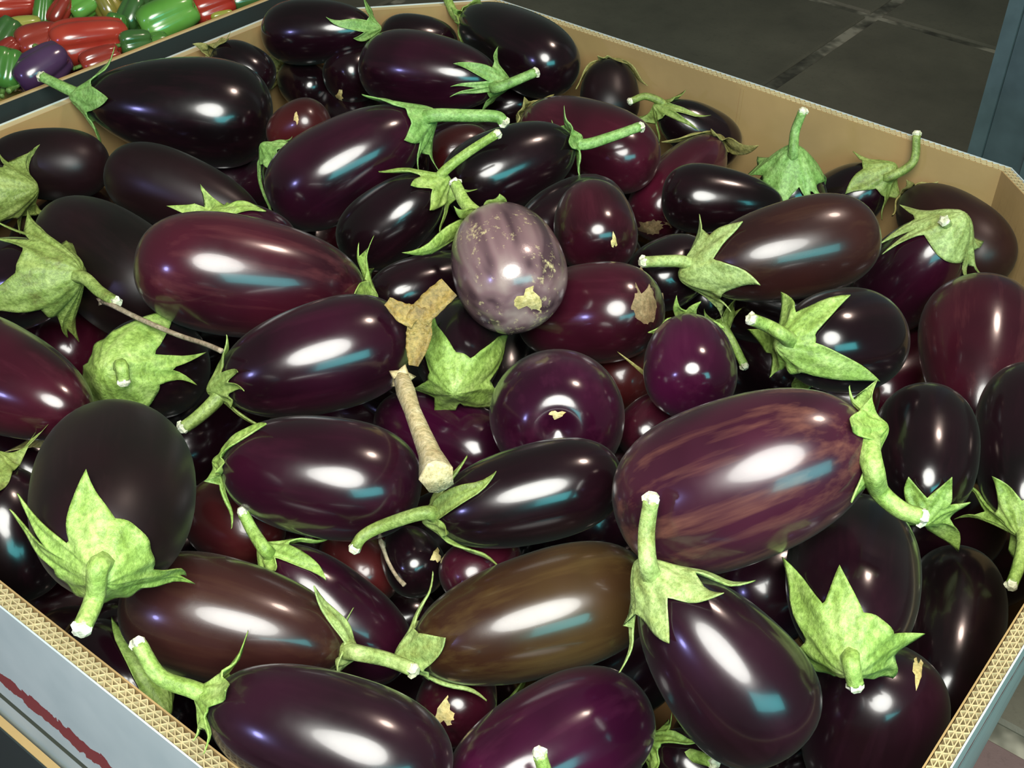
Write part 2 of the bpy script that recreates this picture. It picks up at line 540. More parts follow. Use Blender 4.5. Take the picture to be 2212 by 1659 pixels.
def calyx_mesh(a, b, k, ph, hub, lobes, rnd):
    r, z, s, nr, nz = meridian(a, b, k)
    lob = sorted(lobes)
    n_ = len(lob)
    ths = np.array([l[0] for l in lob])
    wid = []
    for i in range(n_):
        g1 = (ths[i] - ths[i - 1]) % (2 * np.pi) if n_ > 1 else 6.28
        g2 = (ths[(i + 1) % n_] - ths[i]) % (2 * np.pi) if n_ > 1 else 6.28
        wid.append(min(max(min(g1, g2) * .66, .18), .64))
    # theta samples, denser round every lobe centre
    th = set(np.linspace(-np.pi, np.pi, 72, endpoint=False).round(4))
    for t0, w in zip(ths, wid):
        for x in (-.6, -.4, -.25, -.15, -.08, -.03, 0, .03, .08, .15, .25, .4, .6):
            th.add(round(float((t0 + x * w + np.pi) % (2 * np.pi) - np.pi), 4))
    th = np.array(sorted(th)); nt = len(th)
    base = hub * (.80 + .05 * np.sin(th * 3 + ph))
    R_ = base.copy(); own = np.full(nt, -1); xs = np.ones(nt)
    for i, l in enumerate(lob):
        x = np.abs((th - l[0] + np.pi) % (2 * np.pi) - np.pi) / wid[i]
        v = hub * .78 + (l[1] - hub * .78) * (.72 * np.clip(1 - x, 0, 1) ** .95 + .28 * np.clip(1 - x * 1.4, 0, 1) ** 1.6)
        up = (x < 1) & (v > R_)
        R_[up] = v[up]; own[up] = i; xs[up] = x[up]
    ns = 14
    sg = np.linspace(0.03, 1, ns)
    curl = [rnd.uniform(.1, .6) for _ in lob]
    hook = [rnd.choice((-1, 1)) * rnd.uniform(.04, .16) for _ in lob]
    outer, inner = [], []
    for si in sg:
        arc = si * R_
        rho = np.interp(arc, s, r) * irregular(th, ph); zz = np.interp(arc, s, z)
        a_r = np.interp(arc, s, nr); a_z = np.interp(arc, s, nz)
        off = .0020 + (.0011 * np.sin(th * 11 + ph + si * 3) + .0008 * np.sin(th * 5 - si * 9 + ph)) * si + .0012 * si ** 3
        dr = np.zeros(nt); dz = np.zeros(nt); te = th.copy()
        for i, l in enumerate(lob):
            m_ = own == i
            q = arc / l[1]
            dr[m_] += l[2] * (q[m_] ** 2.2); dz[m_] += l[3] * (q[m_] ** 2.2)
            te[m_] += hook[i] * np.clip((q[m_] - .74) / .26, 0, 1) ** 1.6
            off[m_] += curl[i] * .02 * np.clip((q[m_] - .72) / .28, 0, 1) ** 2
        cone = min(.018, hub * .5) * np.exp(-(arc / (hub * .46)) ** 2)
        for lst, o_ in ((outer, off), (inner, off - .0014)):
            rr = rho + a_r * o_ + dr; zv = zz + a_z * o_ + dz + cone
            lst.append(np.stack([rr * np.cos(te), rr * np.sin(te), zv], 1))
    vs = np.concatenate(outer + inner)
    fs = []
    H = ns * nt
    for i in range(ns - 1):
        for j in range(nt):
            j2 = (j + 1) % nt
            A_, B_ = i * nt, (i + 1) * nt
            fs.append((A_ + j, B_ + j, B_ + j2, A_ + j2))
            fs.append((H + A_ + j, H + A_ + j2, H + B_ + j2, H + B_ + j))
    e0 = (ns - 1) * nt
    for j in range(nt):
        j2 = (j + 1) % nt
        fs.append((e0 + j, H + e0 + j, H + e0 + j2, e0 + j2))
    fs.append(tuple(range(nt)))
    return vs, fs

def spline(pts, m=22):
    pts = [np.array(p, float) for p in pts]
    P = [2 * pts[0] - pts[1]] + pts + [2 * pts[-1] - pts[-2]]
    res = []
    for i in range(1, len(P) - 2):
        for t in np.linspace(0, 1, m // max(1, len(pts) - 1) + 2, endpoint=False):
            p0, p1, p2, p3 = P[i - 1], P[i], P[i + 1], P[i + 2]
            res.append(.5 * ((2 * p1) + (-p0 + p2) * t + (2 * p0 - 5 * p1 + 4 * p2 - p3) * t ** 2 + (-p0 + 3 * p1 - 3 * p2 + p3) * t ** 3))
    res.append(P[-2])
    return np.array(res)

def tube(path, radii, sides=14, ridge=.07, cap=True):
    n_ = len(path)
    T = np.gradient(path, axis=0); T /= np.linalg.norm(T, axis=1)[:, None]
    ref = np.array([0, 0, 1.0]) if abs(T[0][2]) < .9 else np.array([1.0, 0, 0])
    vs = []
    for i in range(n_):
        x = np.cross(T[i], ref); x /= np.linalg.norm(x); y = np.cross(T[i], x); ref = np.cross(x, T[i]) if np.linalg.norm(np.cross(x, T[i])) > .1 else ref
        for j in range(sides):
            an = j / sides * 2 * math.pi
            r_ = radii[i] * (1 + ridge * math.cos(5 * an))
            vs.append(path[i] + r_ * (x * math.cos(an) + y * math.sin(an)))
    fs = []
    for i in range(n_ - 1):
        for j in range(sides):
            fs.append((i * sides + j, i * sides + (j + 1) % sides, (i + 1) * sides + (j + 1) % sides, (i + 1) * sides + j))
    if cap:
        fs.append(tuple(range(sides - 1, -1, -1)))
        fs.append(tuple((n_ - 1) * sides + j for j in range(sides)))
    return vs, fs

GROUP = 'eggplants heaped in the cardboard bin'
def eggplant(rec):
    nm, lab, var, cal, loc, quat, a, b, k, ph, hub, lobes, st, scar = rec
    rnd = random.Random(nm)
    root = empty('eggplant', loc, quat)
    tag(root, lab, 'eggplant', GROUP)
    dm = DIMPLE.get(nm, 0.0)
    vs, fs = body_mesh(a, b, k, ph, dm)
    body = new_mesh_obj('body', vs, fs, SKIN[var], root)
    if scar:
        kind, pts = scar
        pts = [(x, y, z + float(dimple(math.hypot(x, y), z, b, dm))) for x, y, z in pts]
        fs = [(0, 1 + j, 1 + (j + 1) % 14) for j in range(14)] + [(1 + j, 15 + j, 15 + (j + 1) % 14, 1 + (j + 1) % 14) for j in range(14)]
        sc = new_mesh_obj('blossom_scar', pts, fs, TANSCAR if kind == 'tan' else CORK, body)
    cx = None
    if lobes:
        vs, fs = calyx_mesh(a, b, k, ph, hub, lobes, rnd)
        cx = new_mesh_obj('calyx', vs, fs, CALYX[cal], root)
    if st:
        sc_ = b / .05
        pts = [(0, 0, a - .004)] + [tuple(p) for p in st]
        if np.linalg.norm(np.array(pts[1]) - np.array(pts[0])) < .006 and len(pts) > 2: pts.pop(1)
        path = spline(pts)
        q = np.linspace(0, 1, len(path))
        r0 = min(max(.0070 * sc_, .0054), .0074)
        rad = r0 * (1.0 - .22 * q) + r0 * .5 * np.exp(-(q / .12) ** 2)
        rad[-2:] *= 1.04
        vs, fs = tube(path, rad)
        so = new_mesh_obj('stem', vs, fs, CALYX[cal], root)
        d = path[-1] - path[-2]; d /= np.linalg.norm(d)
        rt = rad[-1]
        cp = np.array([path[-1] - d * .001, path[-1] + d * .0022, path[-1] + d * .0050])
        vs, fs = tube(cp, [rt * .95, rt * 1.06, rt * .62], sides=11, ridge=.2)
        new_mesh_obj('cut_end', vs, fs, CUT, so, False)
    return root

# every eggplant: id, label, skin, calyx, place, rotation, half length, half width, taper, phase, calyx cap, calyx lobes, stem path, scar
EGG=[
('E1', 'long black eggplant at back left whose stem points toward the peppers', 'black', 'fresh', (-0.4132, 1.4081, 0.7912), (0.67409, 0.37211, -0.5289, -0.35693), 0.1105, 0.0668, 0.3, 0.81, 0.033, [(1.4841, 0.0614, 0.0078, 0.0036), (-1.4646, 0.0515, 0.0117, 0.0066), (0.0098, 0.0561, 0.0, 0.0), (2.5956, 0.0561, 0.0, 0.0), (-2.5761, 0.0561, 0.0, 0.0)], [(-0.0025, 0.0067, 0.1293), (-0.0144, 0.0184, 0.1635)], None),
('E2', 'black eggplant at the back left corner with a green calyx rising above the rim', 'black', 'fresh', (-0.2757, 1.6215, 0.8053), (0.38577, -0.52198, 0.40086, -0.64655), 0.0763, 0.0427, 0.18, 3.14, 0.0203, [(-1.7392, 0.039, 0.0176, 0.0086), (-0.2327, 0.0685, 0.0, 0.0), (0.478, 0.0371, 0.0, 0.0), (1.8334, 0.0345, 0.0, 0.0), (-3.0945, 0.0345, 0.0, 0.0)], [], None),
('E3', 'half-hidden black eggplant at the very back, behind the one with a star calyx', 'black', 'lime', (-0.1477, 1.6879, 0.7644), (0.40757, -0.61144, 0.36709, -0.57033), 0.0565, 0.0405, 0.15, 3.78, 0.0192, [], [], None),
('E4', 'glossy purple eggplant at the back with a star calyx and stem pointing right', 'purple', 'fresh', (-0.1194, 1.5298, 0.7934), (0.29001, -0.52851, 0.45179, -0.65762), 0.0936, 0.0524, 0.2, 0.18, 0.0299, [(-0.3945, 0.0691, 0.0, 0.0), (0.437, 0.0705, 0.0, 0.0), (-1.7604, 0.0386, 0.0053, 0.0033), (1.7206, 0.0457, 0.0046, 0.0025), (0.2114, 0.0696, 0.0, 0.0), (3.1217, 0.0508, 0.0, 0.0)], [(0.0268, 0.0069, 0.1014), (0.0061, -0.0176, 0.1413)], None),
('E5', 'dark eggplant with a small tan blossom scar below the back-left corner one', 'black', 'lime', (-0.2181, 1.6128, 0.7588), (0.59463, -0.66063, 0.00877, -0.45815), 0.0553, 0.0401, 0.15, 0.93, 0.0191, [], [], ('tan', [(0.0004, 0.0152, -0.0542), (0.0031, 0.0163, -0.0538), (0.0007, 0.0176, -0.0534), (-0.002, 0.0184, -0.0531), (-0.0044, 0.0186, -0.0528), (-0.0059, 0.0181, -0.0529), (-0.006, 0.017, -0.0533), (-0.0047, 0.0156, -0.0539), (-0.0026, 0.0141, -0.0545), (-0.0002, 0.0129, -0.0548), (0.0022, 0.0121, -0.0549), (0.0041, 0.0119, -0.0549), (0.0053, 0.0124, -0.0547), (0.0055, 0.0135, -0.0544), (0.0048, 0.0149, -0.0541), (0.0033, 0.0162, -0.053), (0.0007, 0.0207, -0.0513), (-0.0078, 0.023, -0.0493), (-0.01, 0.021, -0.0499), (-0.0151, 0.0204, -0.0486), (-0.0096, 0.0176, -0.0516), (-0.0124, 0.0159, -0.0516), (-0.0094, 0.0119, -0.0535), (-0.0006, 0.0114, -0.0544), (0.0028, 0.0106, -0.0545), (0.0076, 0.008, -0.0545), (0.0097, 0.0092, -0.0539), (0.012, 0.0107, -0.0532), (0.008, 0.0144, -0.0531)])),
('E6', 'black eggplant leaning on the back rim with a small cyan glint', 'black', 'lime', (-0.011, 1.6309, 0.7903), (0.4501, 0.03979, -0.69028, -0.56511), 0.1062, 0.0525, 0.2, 5.83, 0.0249, [(-0.3521, 0.0549, 0.0, 0.0), (0.0177, 0.0287, 0.0067, 0.0049), (1.2004, 0.0424, 0.0, 0.0), (2.3831, 0.0424, 0.0, 0.0), (-2.7174, 0.0424, 0.0, 0.0), (-1.5347, 0.0424, 0.0, 0.0)], [(0.0041, -0.0049, 0.1203), (0.0015, 0.0138, 0.1611)], None),
('E7', 'glossy eggplant with a long cyan streak and a long stem pointing right', 'purple', 'fresh', (-0.181, 1.1827, 0.8482), (0.54241, -0.50741, 0.17656, -0.64587), 0.0898, 0.0518, 0.16, 0.44, 0.0374, [(-1.5334, 0.0645, 0.0072, 0.0023), (0.3302, 0.0481, 0.0, 0.0), (1.0128, 0.0539, 0.0, 0.0), (1.5159, 0.043, 0.0113, 0.0079), (2.5939, 0.0636, 0.0, 0.0), (-2.6114, 0.0636, 0.0, 0.0)], [(0.016, 0.0015, 0.1033), (0.0096, 0.0194, 0.1349), (0.0137, 0.0349, 0.1602), (0.0158, 0.0436, 0.1639)], None),
('E8', 'black eggplant with a broad cyan reflection behind the striped one', 'black', 'fresh', (-0.0109, 1.2322, 0.8228), (0.50099, -0.56187, 0.18175, -0.63268), 0.0763, 0.0479, 0.16, 0.81, 0.02, [(-1.1837, 0.027, 0.0076, 0.007), (1.4017, 0.0411, 0.0124, 0.007), (0.109, 0.034, 0.0, 0.0), (2.6343, 0.034, 0.0, 0.0), (-2.4163, 0.034, 0.0, 0.0)], [(0.0042, 0.0096, 0.0871), (0.0031, 0.0134, 0.1165), (0.0014, 0.0159, 0.1508)], None),
('E9', 'small black eggplant with a long cut stem left of the striped one', 'black', 'lime', (-0.1276, 1.1144, 0.8233), (0.54503, -0.41316, 0.17037, -0.70938), 0.0613, 0.0395, 0.14, 5.96, 0.0225, [(-1.5789, 0.0625, 0.0063, 0.0014), (1.5893, 0.0579, 0.0018, 0.0005), (1.5944, 0.0539, 0.0142, 0.0038), (1.9917, 0.0259, 0.0052, 0.0325), (-0.5228, 0.0383, 0.0, 0.0), (0.5332, 0.0383, 0.0, 0.0), (-2.9352, 0.0383, 0.0, 0.0)], [(0.0042, -0.0066, 0.0731), (0.0031, -0.0071, 0.104), (0.0037, -0.0041, 0.138)], None),
('E10', 'pale mauve striped eggplant with its blossom end facing out, in the middle', 'stripe', 'lime', (-0.0081, 0.9501, 0.8813), (0.51299, -0.31761, -0.58411, -0.54293), 0.064, 0.0497, 0.08, 3.91, 0.0236, [(-1.2506, 0.0779, 0.03, 0.0043), (-0.6614, 0.0481, 0.0049, 0.0026), (0.4774, 0.0401, 0.0, 0.0), (1.6162, 0.0401, 0.0, 0.0), (2.755, 0.0401, 0.0, 0.0), (-2.3894, 0.0401, 0.0, 0.0)], [(0.0056, -0.0156, 0.0903), (0.0118, -0.0196, 0.1186)], ('tan', [(0.0102, 0.0075, -0.0638), (0.007, 0.0131, -0.0634), (0.0049, 0.0119, -0.0638), (0.0039, 0.0098, -0.0641), (0.0041, 0.0072, -0.0644), (0.0054, 0.0047, -0.0645), (0.0077, 0.0028, -0.0644), (0.0103, 0.0018, -0.0641), (0.0129, 0.0019, -0.0637), (0.0149, 0.0032, -0.0633), (0.0159, 0.0053, -0.0629), (0.0158, 0.0078, -0.0627), (0.0145, 0.0103, -0.0626), (0.0123, 0.0123, -0.0628), (0.0096, 0.0133, -0.063), (0.0037, 0.0177, -0.0618), (-0.0013, 0.0163, -0.0623), (-0.0094, 0.0138, -0.0622), (-0.0009, 0.0069, -0.0638), (0.0045, 0.0042, -0.0639), (0.0037, -0.0036, -0.0639), (0.0099, -0.0057, -0.0633), (0.0154, -0.0045, -0.0624), (0.0187, -0.001, -0.0616), (0.0168, 0.0048, -0.062), (0.0218, 0.0081, -0.0599), (0.0209, 0.0153, -0.0586), (0.0132, 0.0152, -0.0611), (0.0088, 0.0171, -0.0615)])),
('E11', 'wine-red eggplant with a yellow blossom scar right of the striped one', 'wine', 'lime', (0.0764, 1.0826, 0.8451), (0.5345, -0.34647, -0.49479, -0.59114), 0.0496, 0.0406, 0.12, 2.32, 0.0193, [], [], ('tan', [(0.0217, 0.0155, -0.0434), (0.0211, 0.0168, -0.0432), (0.0199, 0.0164, -0.044), (0.019, 0.0159, -0.0446), (0.0186, 0.0152, -0.0451), (0.0189, 0.0146, -0.0452), (0.0197, 0.0142, -0.0449), (0.0209, 0.014, -0.0444), (0.0222, 0.0142, -0.0436), (0.0235, 0.0145, -0.0427), (0.0242, 0.0151, -0.042), (0.0245, 0.0157, -0.0415), (0.0242, 0.0163, -0.0414), (0.0235, 0.0168, -0.0417), (0.0224, 0.0169, -0.0424), (0.0203, 0.0175, -0.0425), (0.016, 0.0179, -0.0443), (0.0152, 0.0161, -0.0452), (0.0179, 0.015, -0.0446), (0.0154, 0.0136, -0.046), (0.0167, 0.0124, -0.0459), (0.0196, 0.012, -0.0449), (0.0226, 0.0123, -0.0432), (0.0233, 0.0142, -0.042), (0.0257, 0.0146, -0.0401), (0.0284, 0.016, -0.0368), (0.026, 0.0169, -0.0387), (0.0243, 0.0174, -0.0398), (0.0224, 0.0177, -0.041)])),
('E12', 'plump wine-purple eggplant behind the stem with a cyan reflection', 'wine', 'dry', (0.0808, 1.3718, 0.7851), (0.4777, 0.12887, -0.69526, -0.52135), 0.0936, 0.0503, 0.12, 3.21, 0.0239, [(0.717, 0.0275, 0.0021, 0.0019), (-0.8806, 0.0282, 0.0015, 0.0014), (1.8884, 0.0406, 0.0, 0.0), (3.0598, 0.0406, 0.0, 0.0), (-2.052, 0.0406, 0.0, 0.0)], [], None),
('E13', 'dark eggplant against the back cardboard wall framed by dry calyx edges', 'dull', 'dry', (0.1165, 1.5705, 0.7515), (0.61439, -0.26491, -0.33922, -0.66127), 0.0481, 0.0395, 0.1, 4.16, 0.015, [(-1.4736, 0.0612, 0.001, 0.0001), (1.4908, 0.0655, 0.0046, 0.0006), (0.6375, 0.0422, 0.0, 0.0), (-0.418, 0.0255, 0.0, 0.0), (2.5971, 0.0255, 0.0, 0.0), (-2.5798, 0.0255, 0.0, 0.0)], [], None),
('E14', 'black eggplant at the back wall under a drooping star calyx', 'black', 'olive', (0.2287, 1.4843, 0.7459), (0.69466, 0.26825, -0.43285, -0.50806), 0.0582, 0.0362, 0.15, 1.73, 0.0206, [(0.4651, 0.0668, 0.0, 0.0), (-1.6462, 0.0447, 0.0063, 0.002), (-1.9092, 0.0237, 0.0193, 0.0461), (0.078, 0.0631, 0.0, 0.0), (1.768, 0.0351, 0.0, 0.0), (3.071, 0.0351, 0.0, 0.0)], [(0.0037, 0.0074, 0.0628), (0.004, 0.0039, 0.0853), (0.0081, -0.01, 0.0991)], None),
('E15', 'dull purple eggplant with a brown corky blossom end, behind a small black one', 'wine', 'dry', (0.1976, 1.3745, 0.7297), (0.54233, -0.57523, -0.10975, -0.60244), 0.0836, 0.0447, 0.18, 0.87, 0.0212, [(0.7707, 0.0392, 0.0274, 0.0137), (-1.4033, 0.0785, 0.0034, 0.0006), (-0.3163, 0.0361, 0.0, 0.0), (2.1404, 0.0361, 0.0, 0.0), (-2.773, 0.0361, 0.0, 0.0)], [], ('cork', [(0.0116, 0.0056, -0.0829), (0.018, 0.0136, -0.0789), (0.0149, 0.0144, -0.0799), (0.0111, 0.0135, -0.0814), (0.0069, 0.0109, -0.083), (0.0027, 0.0073, -0.0839), (-0.0004, 0.0034, -0.0843), (-0.0012, -0.0001, -0.0843), (0.0009, -0.0025, -0.0843), (0.0053, -0.0033, -0.0841), (0.0105, -0.0023, -0.0834), (0.0153, 0.0002, -0.0823), (0.0186, 0.0038, -0.0808), (0.0202, 0.0077, -0.0795), (0.0198, 0.0112, -0.0788), (0.021, 0.0256, -0.0681), (0.015, 0.0157, -0.0786), (0.0096, 0.0185, -0.0791), (-0.0051, 0.0194, -0.0795), (-0.0114, 0.0093, -0.0817), (-0.025, 0.0009, -0.0779), (-0.0115, -0.0034, -0.0825), (-0.0056, -0.0062, -0.0831), (-0.0223, -0.0195, -0.0752), (0.0065, -0.0126, -0.0818), (0.0162, -0.0019, -0.0812), (0.0232, 0.0022, -0.0776), (0.0254, 0.0094, -0.0748), (0.0262, 0.019, -0.0692)])),
('E16', 'small glossy black teardrop eggplant near the right back wall', 'black', 'lime', (0.2301, 1.2629, 0.7751), (0.31779, -0.56655, 0.38991, -0.65269), 0.0679, 0.0398, 0.34, 4.95, 0.0189, [], [], None),
('E17', 'brownish purple eggplant on the right with a pale calyx and stem pointing left', 'brown', 'pale', (0.2607, 1.0419, 0.8482), (0.58973, 0.40706, -0.65666, -0.2352), 0.0884, 0.048, 0.14, 4.21, 0.0401, [(0.9521, 0.0669, 0.0, 0.0), (-1.666, 0.0461, 0.0015, 0.0007), (-1.7551, 0.0461, 0.0118, 0.0083), (1.7831, 0.0461, 0.015, 0.0104), (-0.3569, 0.0682, 0.0, 0.0), (-3.1276, 0.0682, 0.0, 0.0)], [(0.0074, 0.0124, 0.1012), (0.0108, 0.017, 0.1179), (0.0154, 0.0208, 0.1394)], None),
('E18', 'eggplant with a tall upright green stem against the right back wall', 'black', 'fresh', (0.3215, 1.3206, 0.7394), (0.63811, 0.01623, -0.05212, -0.76801), 0.0552, 0.0452, 0.15, 3.22, 0.0516, [(-1.8135, 0.0593, 0.0134, 0.0059), (-2.4206, 0.0593, 0.0173, 0.0121), (0.7868, 0.0593, 0.0, 0.0), (-0.2426, 0.0593, 0.0, 0.0), (0.4835, 0.0593, 0.0, 0.0), (2.3247, 0.0876, 0.0, 0.0)], [(0.0132, 0.0003, 0.0721), (0.0004, 0.0008, 0.092), (-0.0025, 0.0075, 0.1151)], None),
('E19', 'eggplant whose bent stem sticks up above the right back rim', 'black', 'olive', (0.4032, 1.3645, 0.7252), (0.43027, -0.24139, 0.23402, -0.83775), 0.0516, 0.0423, 0.2, 5.13, 0.0337, [(-1.7792, 0.0403, 0.0042, 0.0023), (1.6596, 0.0388, 0.0135, 0.0165), (1.2463, 0.0541, 0.0, 0.0), (1.8205, 0.0396, 0.0103, 0.0059), (-0.2665, 0.0574, 0.0, 0.0), (-3.1209, 0.0574, 0.0, 0.0)], [(0.0149, 0.0072, 0.0609), (-0.0038, 0.0088, 0.0867), (-0.0075, -0.0147, 0.1077)], None),
('E20', 'brown-purple eggplant in the right corner of the bin against the cardboard', 'dullbrown', 'dry', (0.5004, 1.265, 0.7404), (0.36413, -0.08675, -0.70177, -0.60614), 0.0847, 0.0474, 0.12, 3.45, 0.0225, [(-0.7931, 0.0467, 0.0, 0.0), (0.4636, 0.0382, 0.0, 0.0), (1.7202, 0.0382, 0.0, 0.0), (2.9769, 0.0382, 0.0, 0.0), (-2.0497, 0.0382, 0.0, 0.0)], [], None),
('E21', 'purple eggplant under a frayed pale calyx near the right corner', 'purple', 'pale', (0.434, 1.1836, 0.7367), (0.4553, -0.14451, 0.15975, -0.86388), 0.0733, 0.05, 0.15, 6.16, 0.0494, [(-1.1339, 0.0809, 0.0, 0.0), (-0.8029, 0.0797, 0.0, 0.0), (2.4034, 0.0568, 0.0034, 0.0183), (1.4856, 0.0641, 0.0, 0.0), (1.7316, 0.0601, 0.0112, 0.0038), (-1.8263, 0.0568, 0.0088, 0.0042)], [(0.0239, -0.0109, 0.0832)], None),
('E22', 'large wine-purple streaked eggplant at the right edge with a white highlight on its neck', 'winestreak', 'lime', (0.468, 1.0275, 0.7378), (0.43874, 0.41419, -0.6615, 0.44539), 0.0945, 0.06, 0.28, 1.28, 0.0285, [], [], None),
('E23', 'round dark eggplant at the right between the streaked one and the biggest one', 'black', 'lime', (0.3655, 0.8466, 0.7673), (0.46153, 0.41221, -0.63443, 0.46322), 0.0687, 0.0452, 0.12, 3.48, 0.0206, [(-0.6576, 0.0374, 0.0, 0.0), (-2.5641, 0.0398, 0.0201, 0.0117), (1.6126, 0.0265, 0.0, 0.0), (-1.6108, 0.035, 0.0, 0.0), (0.4775, 0.035, 0.0, 0.0), (2.6659, 0.035, 0.0, 0.0)], [], None),
('E24', 'black eggplant cut off by the right edge with a calyx below it', 'black', 'lime', (0.4575, 0.8636, 0.7669), (0.46665, 0.38897, -0.6584, 0.44436), 0.0887, 0.0436, 0.12, 3.04, 0.0249, [(1.717, 0.0684, 0.0016, 0.0004), (1.9204, 0.0478, 0.0199, 0.0077), (-2.9221, 0.0286, 0.0139, 0.0337), (-1.7623, 0.0423, 0.0, 0.0), (-0.6025, 0.0423, 0.0, 0.0), (0.5573, 0.0423, 0.0, 0.0)], [(0.0013, -0.0031, 0.1099), (0.0005, 0.0002, 0.1361), (0.0011, 0.0045, 0.1544)], None),
('E25', 'largest purple streaked eggplant lying on top at the right of centre', 'streak', 'lime', (0.1621, 0.6573, 0.9014), (0.35483, -0.47112, 0.19363, -0.784), 0.0924, 0.0577, 0.1, 2.22, 0.0219, [(-1.5624, 0.0252, 0.0074, 0.022), (-1.6005, 0.0291, 0.0013, 0.0015), (0.9808, 0.0556, 0.0, 0.0), (-0.2908, 0.0373, 0.0, 0.0), (2.2148, 0.0373, 0.0, 0.0), (-2.8344, 0.0373, 0.0, 0.0)], [(0.0275, 0.0223, 0.0869), (0.0071, 0.0387, 0.0843), (0.005, 0.0549, 0.0922), (0.0024, 0.0639, 0.1022)], None),
('E26', 'black eggplant with a two-pointed calyx turned to the viewer at lower right', 'black', 'lime', (0.2486, 0.631, 0.8306), (0.54951, 0.36582, -0.55028, 0.51129), 0.0773, 0.0472, 0.1, 3.72, 0.0376, [(1.0322, 0.0821, 0.0, 0.0), (0.2354, 0.0584, 0.0, 0.0), (-1.5948, 0.0509, 0.0, 0.0), (2.2302, 0.0442, 0.0044, 0.0025), (-2.3109, 0.0433, 0.0037, 0.0021)], [(0.0101, -0.0005, 0.0969), (-0.0048, -0.0039, 0.1009)], None),
('E27', 'dark eggplant wedged against the right cardboard rim', 'black', 'lime', (0.3855, 0.7359, 0.6591), (0.53546, 0.37503, -0.61412, 0.44215), 0.0923, 0.045, 0.12, 1.48, 0.0214, [], [], None),
('E28', 'round dark eggplant at the lower right with a tan scar on its shoulder', 'purpledark', 'lime', (0.2768, 0.5922, 0.7171), (0.21855, 0.51932, -0.81407, 0.1408), 0.0632, 0.0518, 0.1, 5.04, 0.0246, [], [], ('tan', [(0.02, -0.0186, -0.0588), (0.0183, -0.0202, -0.0589), (0.0214, -0.0206, -0.0576), (0.0238, -0.0207, -0.0565), (0.0255, -0.0203, -0.0558), (0.0261, -0.0196, -0.0557), (0.0257, -0.0188, -0.0563), (0.0242, -0.0178, -0.0574), (0.0217, -0.0171, -0.0587), (0.0184, -0.0167, -0.0599), (0.0152, -0.0166, -0.0608), (0.0126, -0.017, -0.0613), (0.0117, -0.0177, -0.0613), (0.0127, -0.0185, -0.0608), (0.0152, -0.0194, -0.06), (0.0166, -0.0212, -0.0583), (0.022, -0.022, -0.056), (0.0255, -0.0217, -0.0544), (0.0292, -0.0217, -0.0521), (0.0338, -0.0213, -0.0484), (0.029, -0.0186, -0.0536), (0.0248, -0.0175, -0.0564), (0.0231, -0.0151, -0.0579), (0.016, -0.0142, -0.0605), (0.0056, -0.0137, -0.0621), (0.0012, -0.0151, -0.0621), (0.0107, -0.0174, -0.0607), (-0.0005, -0.0183, -0.0614), (0.0035, -0.0207, -0.0606)])),
('E29', 'dark eggplant with a broad blue-green reflection and tall stem below the biggest one', 'purpledark', 'pale', (0.1466, 0.5532, 0.8294), (0.70486, 0.00989, -0.46242, -0.5378), 0.0723, 0.0479, 0.24, 5.45, 0.031, [(1.5858, 0.0686, 0.0003, -0.0), (-1.598, 0.058, 0.0056, 0.0021), (-1.5941, 0.0555, 0.0276, 0.0107), (-1.57, 0.0356, 0.0067, 0.0091), (-0.5181, 0.0526, 0.0, 0.0), (0.5338, 0.0526, 0.0, 0.0), (3.1355, 0.0526, 0.0, 0.0)], [(0.0169, 0.0035, 0.0843), (0.0129, 0.0166, 0.1013), (0.0188, 0.0324, 0.1165)], None),
('E30', 'brown-olive eggplant at the lower centre with long white highlights', 'olive', 'pale', (0.0228, 0.6299, 0.7829), (0.64249, 0.35349, -0.66828, -0.12511), 0.0915, 0.0464, 0.12, 0.81, 0.0265, [(1.542, 0.0537, 0.0064, 0.0023), (1.538, 0.0373, 0.0184, 0.0106), (-1.5427, 0.0632, 0.0012, 0.0002), (-1.5254, 0.0304, 0.0055, 0.0251), (0.0063, 0.045, 0.0, 0.0), (2.6082, 0.045, 0.0, 0.0), (-2.6089, 0.045, 0.0, 0.0)], [], None),
('E31', 'brown-purple eggplant at lower left with a long white highlight', 'brown', 'pale', (-0.1963, 0.6141, 0.7823), (0.16827, -0.69901, 0.29371, -0.62992), 0.0838, 0.0452, 0.14, 2.93, 0.0172, [(-0.9656, 0.0546, 0.0, 0.0), (0.4717, 0.0216, 0.0, 0.0), (1.6832, 0.0292, 0.0, 0.0), (2.8947, 0.0292, 0.0, 0.0), (-2.1771, 0.0292, 0.0, 0.0)], [(0.0195, -0.0002, 0.0949), (0.0094, -0.0007, 0.1146), (0.0174, 0.0017, 0.1343)], None),
('E32', 'big dark purple eggplant at the bottom with a curved stem over the cardboard rim', 'purpledark', 'lime', (-0.1107, 0.5037, 0.7993), (0.70902, 0.10509, -0.62934, -0.30028), 0.0821, 0.0447, 0.12, 1.74, 0.0221, [(1.3777, 0.035, 0.0092, 0.0057), (-0.8722, 0.0369, 0.0, 0.0), (-1.1558, 0.0254, 0.0057, 0.0058), (0.2527, 0.0375, 0.0, 0.0), (2.6276, 0.0375, 0.0, 0.0), (-2.4057, 0.0375, 0.0, 0.0)], [(0.0037, 0.0007, 0.0963), (0.003, 0.0014, 0.1196), (0.0065, 0.0161, 0.14)], None),
('E33', 'bright purple eggplant cut off by the bottom edge at the centre', 'violet', 'lime', (0.0355, 0.539, 0.7459), (0.70612, 0.37626, -0.59869, 0.03726), 0.0809, 0.0473, 0.1, 0.52, 0.0225, [], [], None),
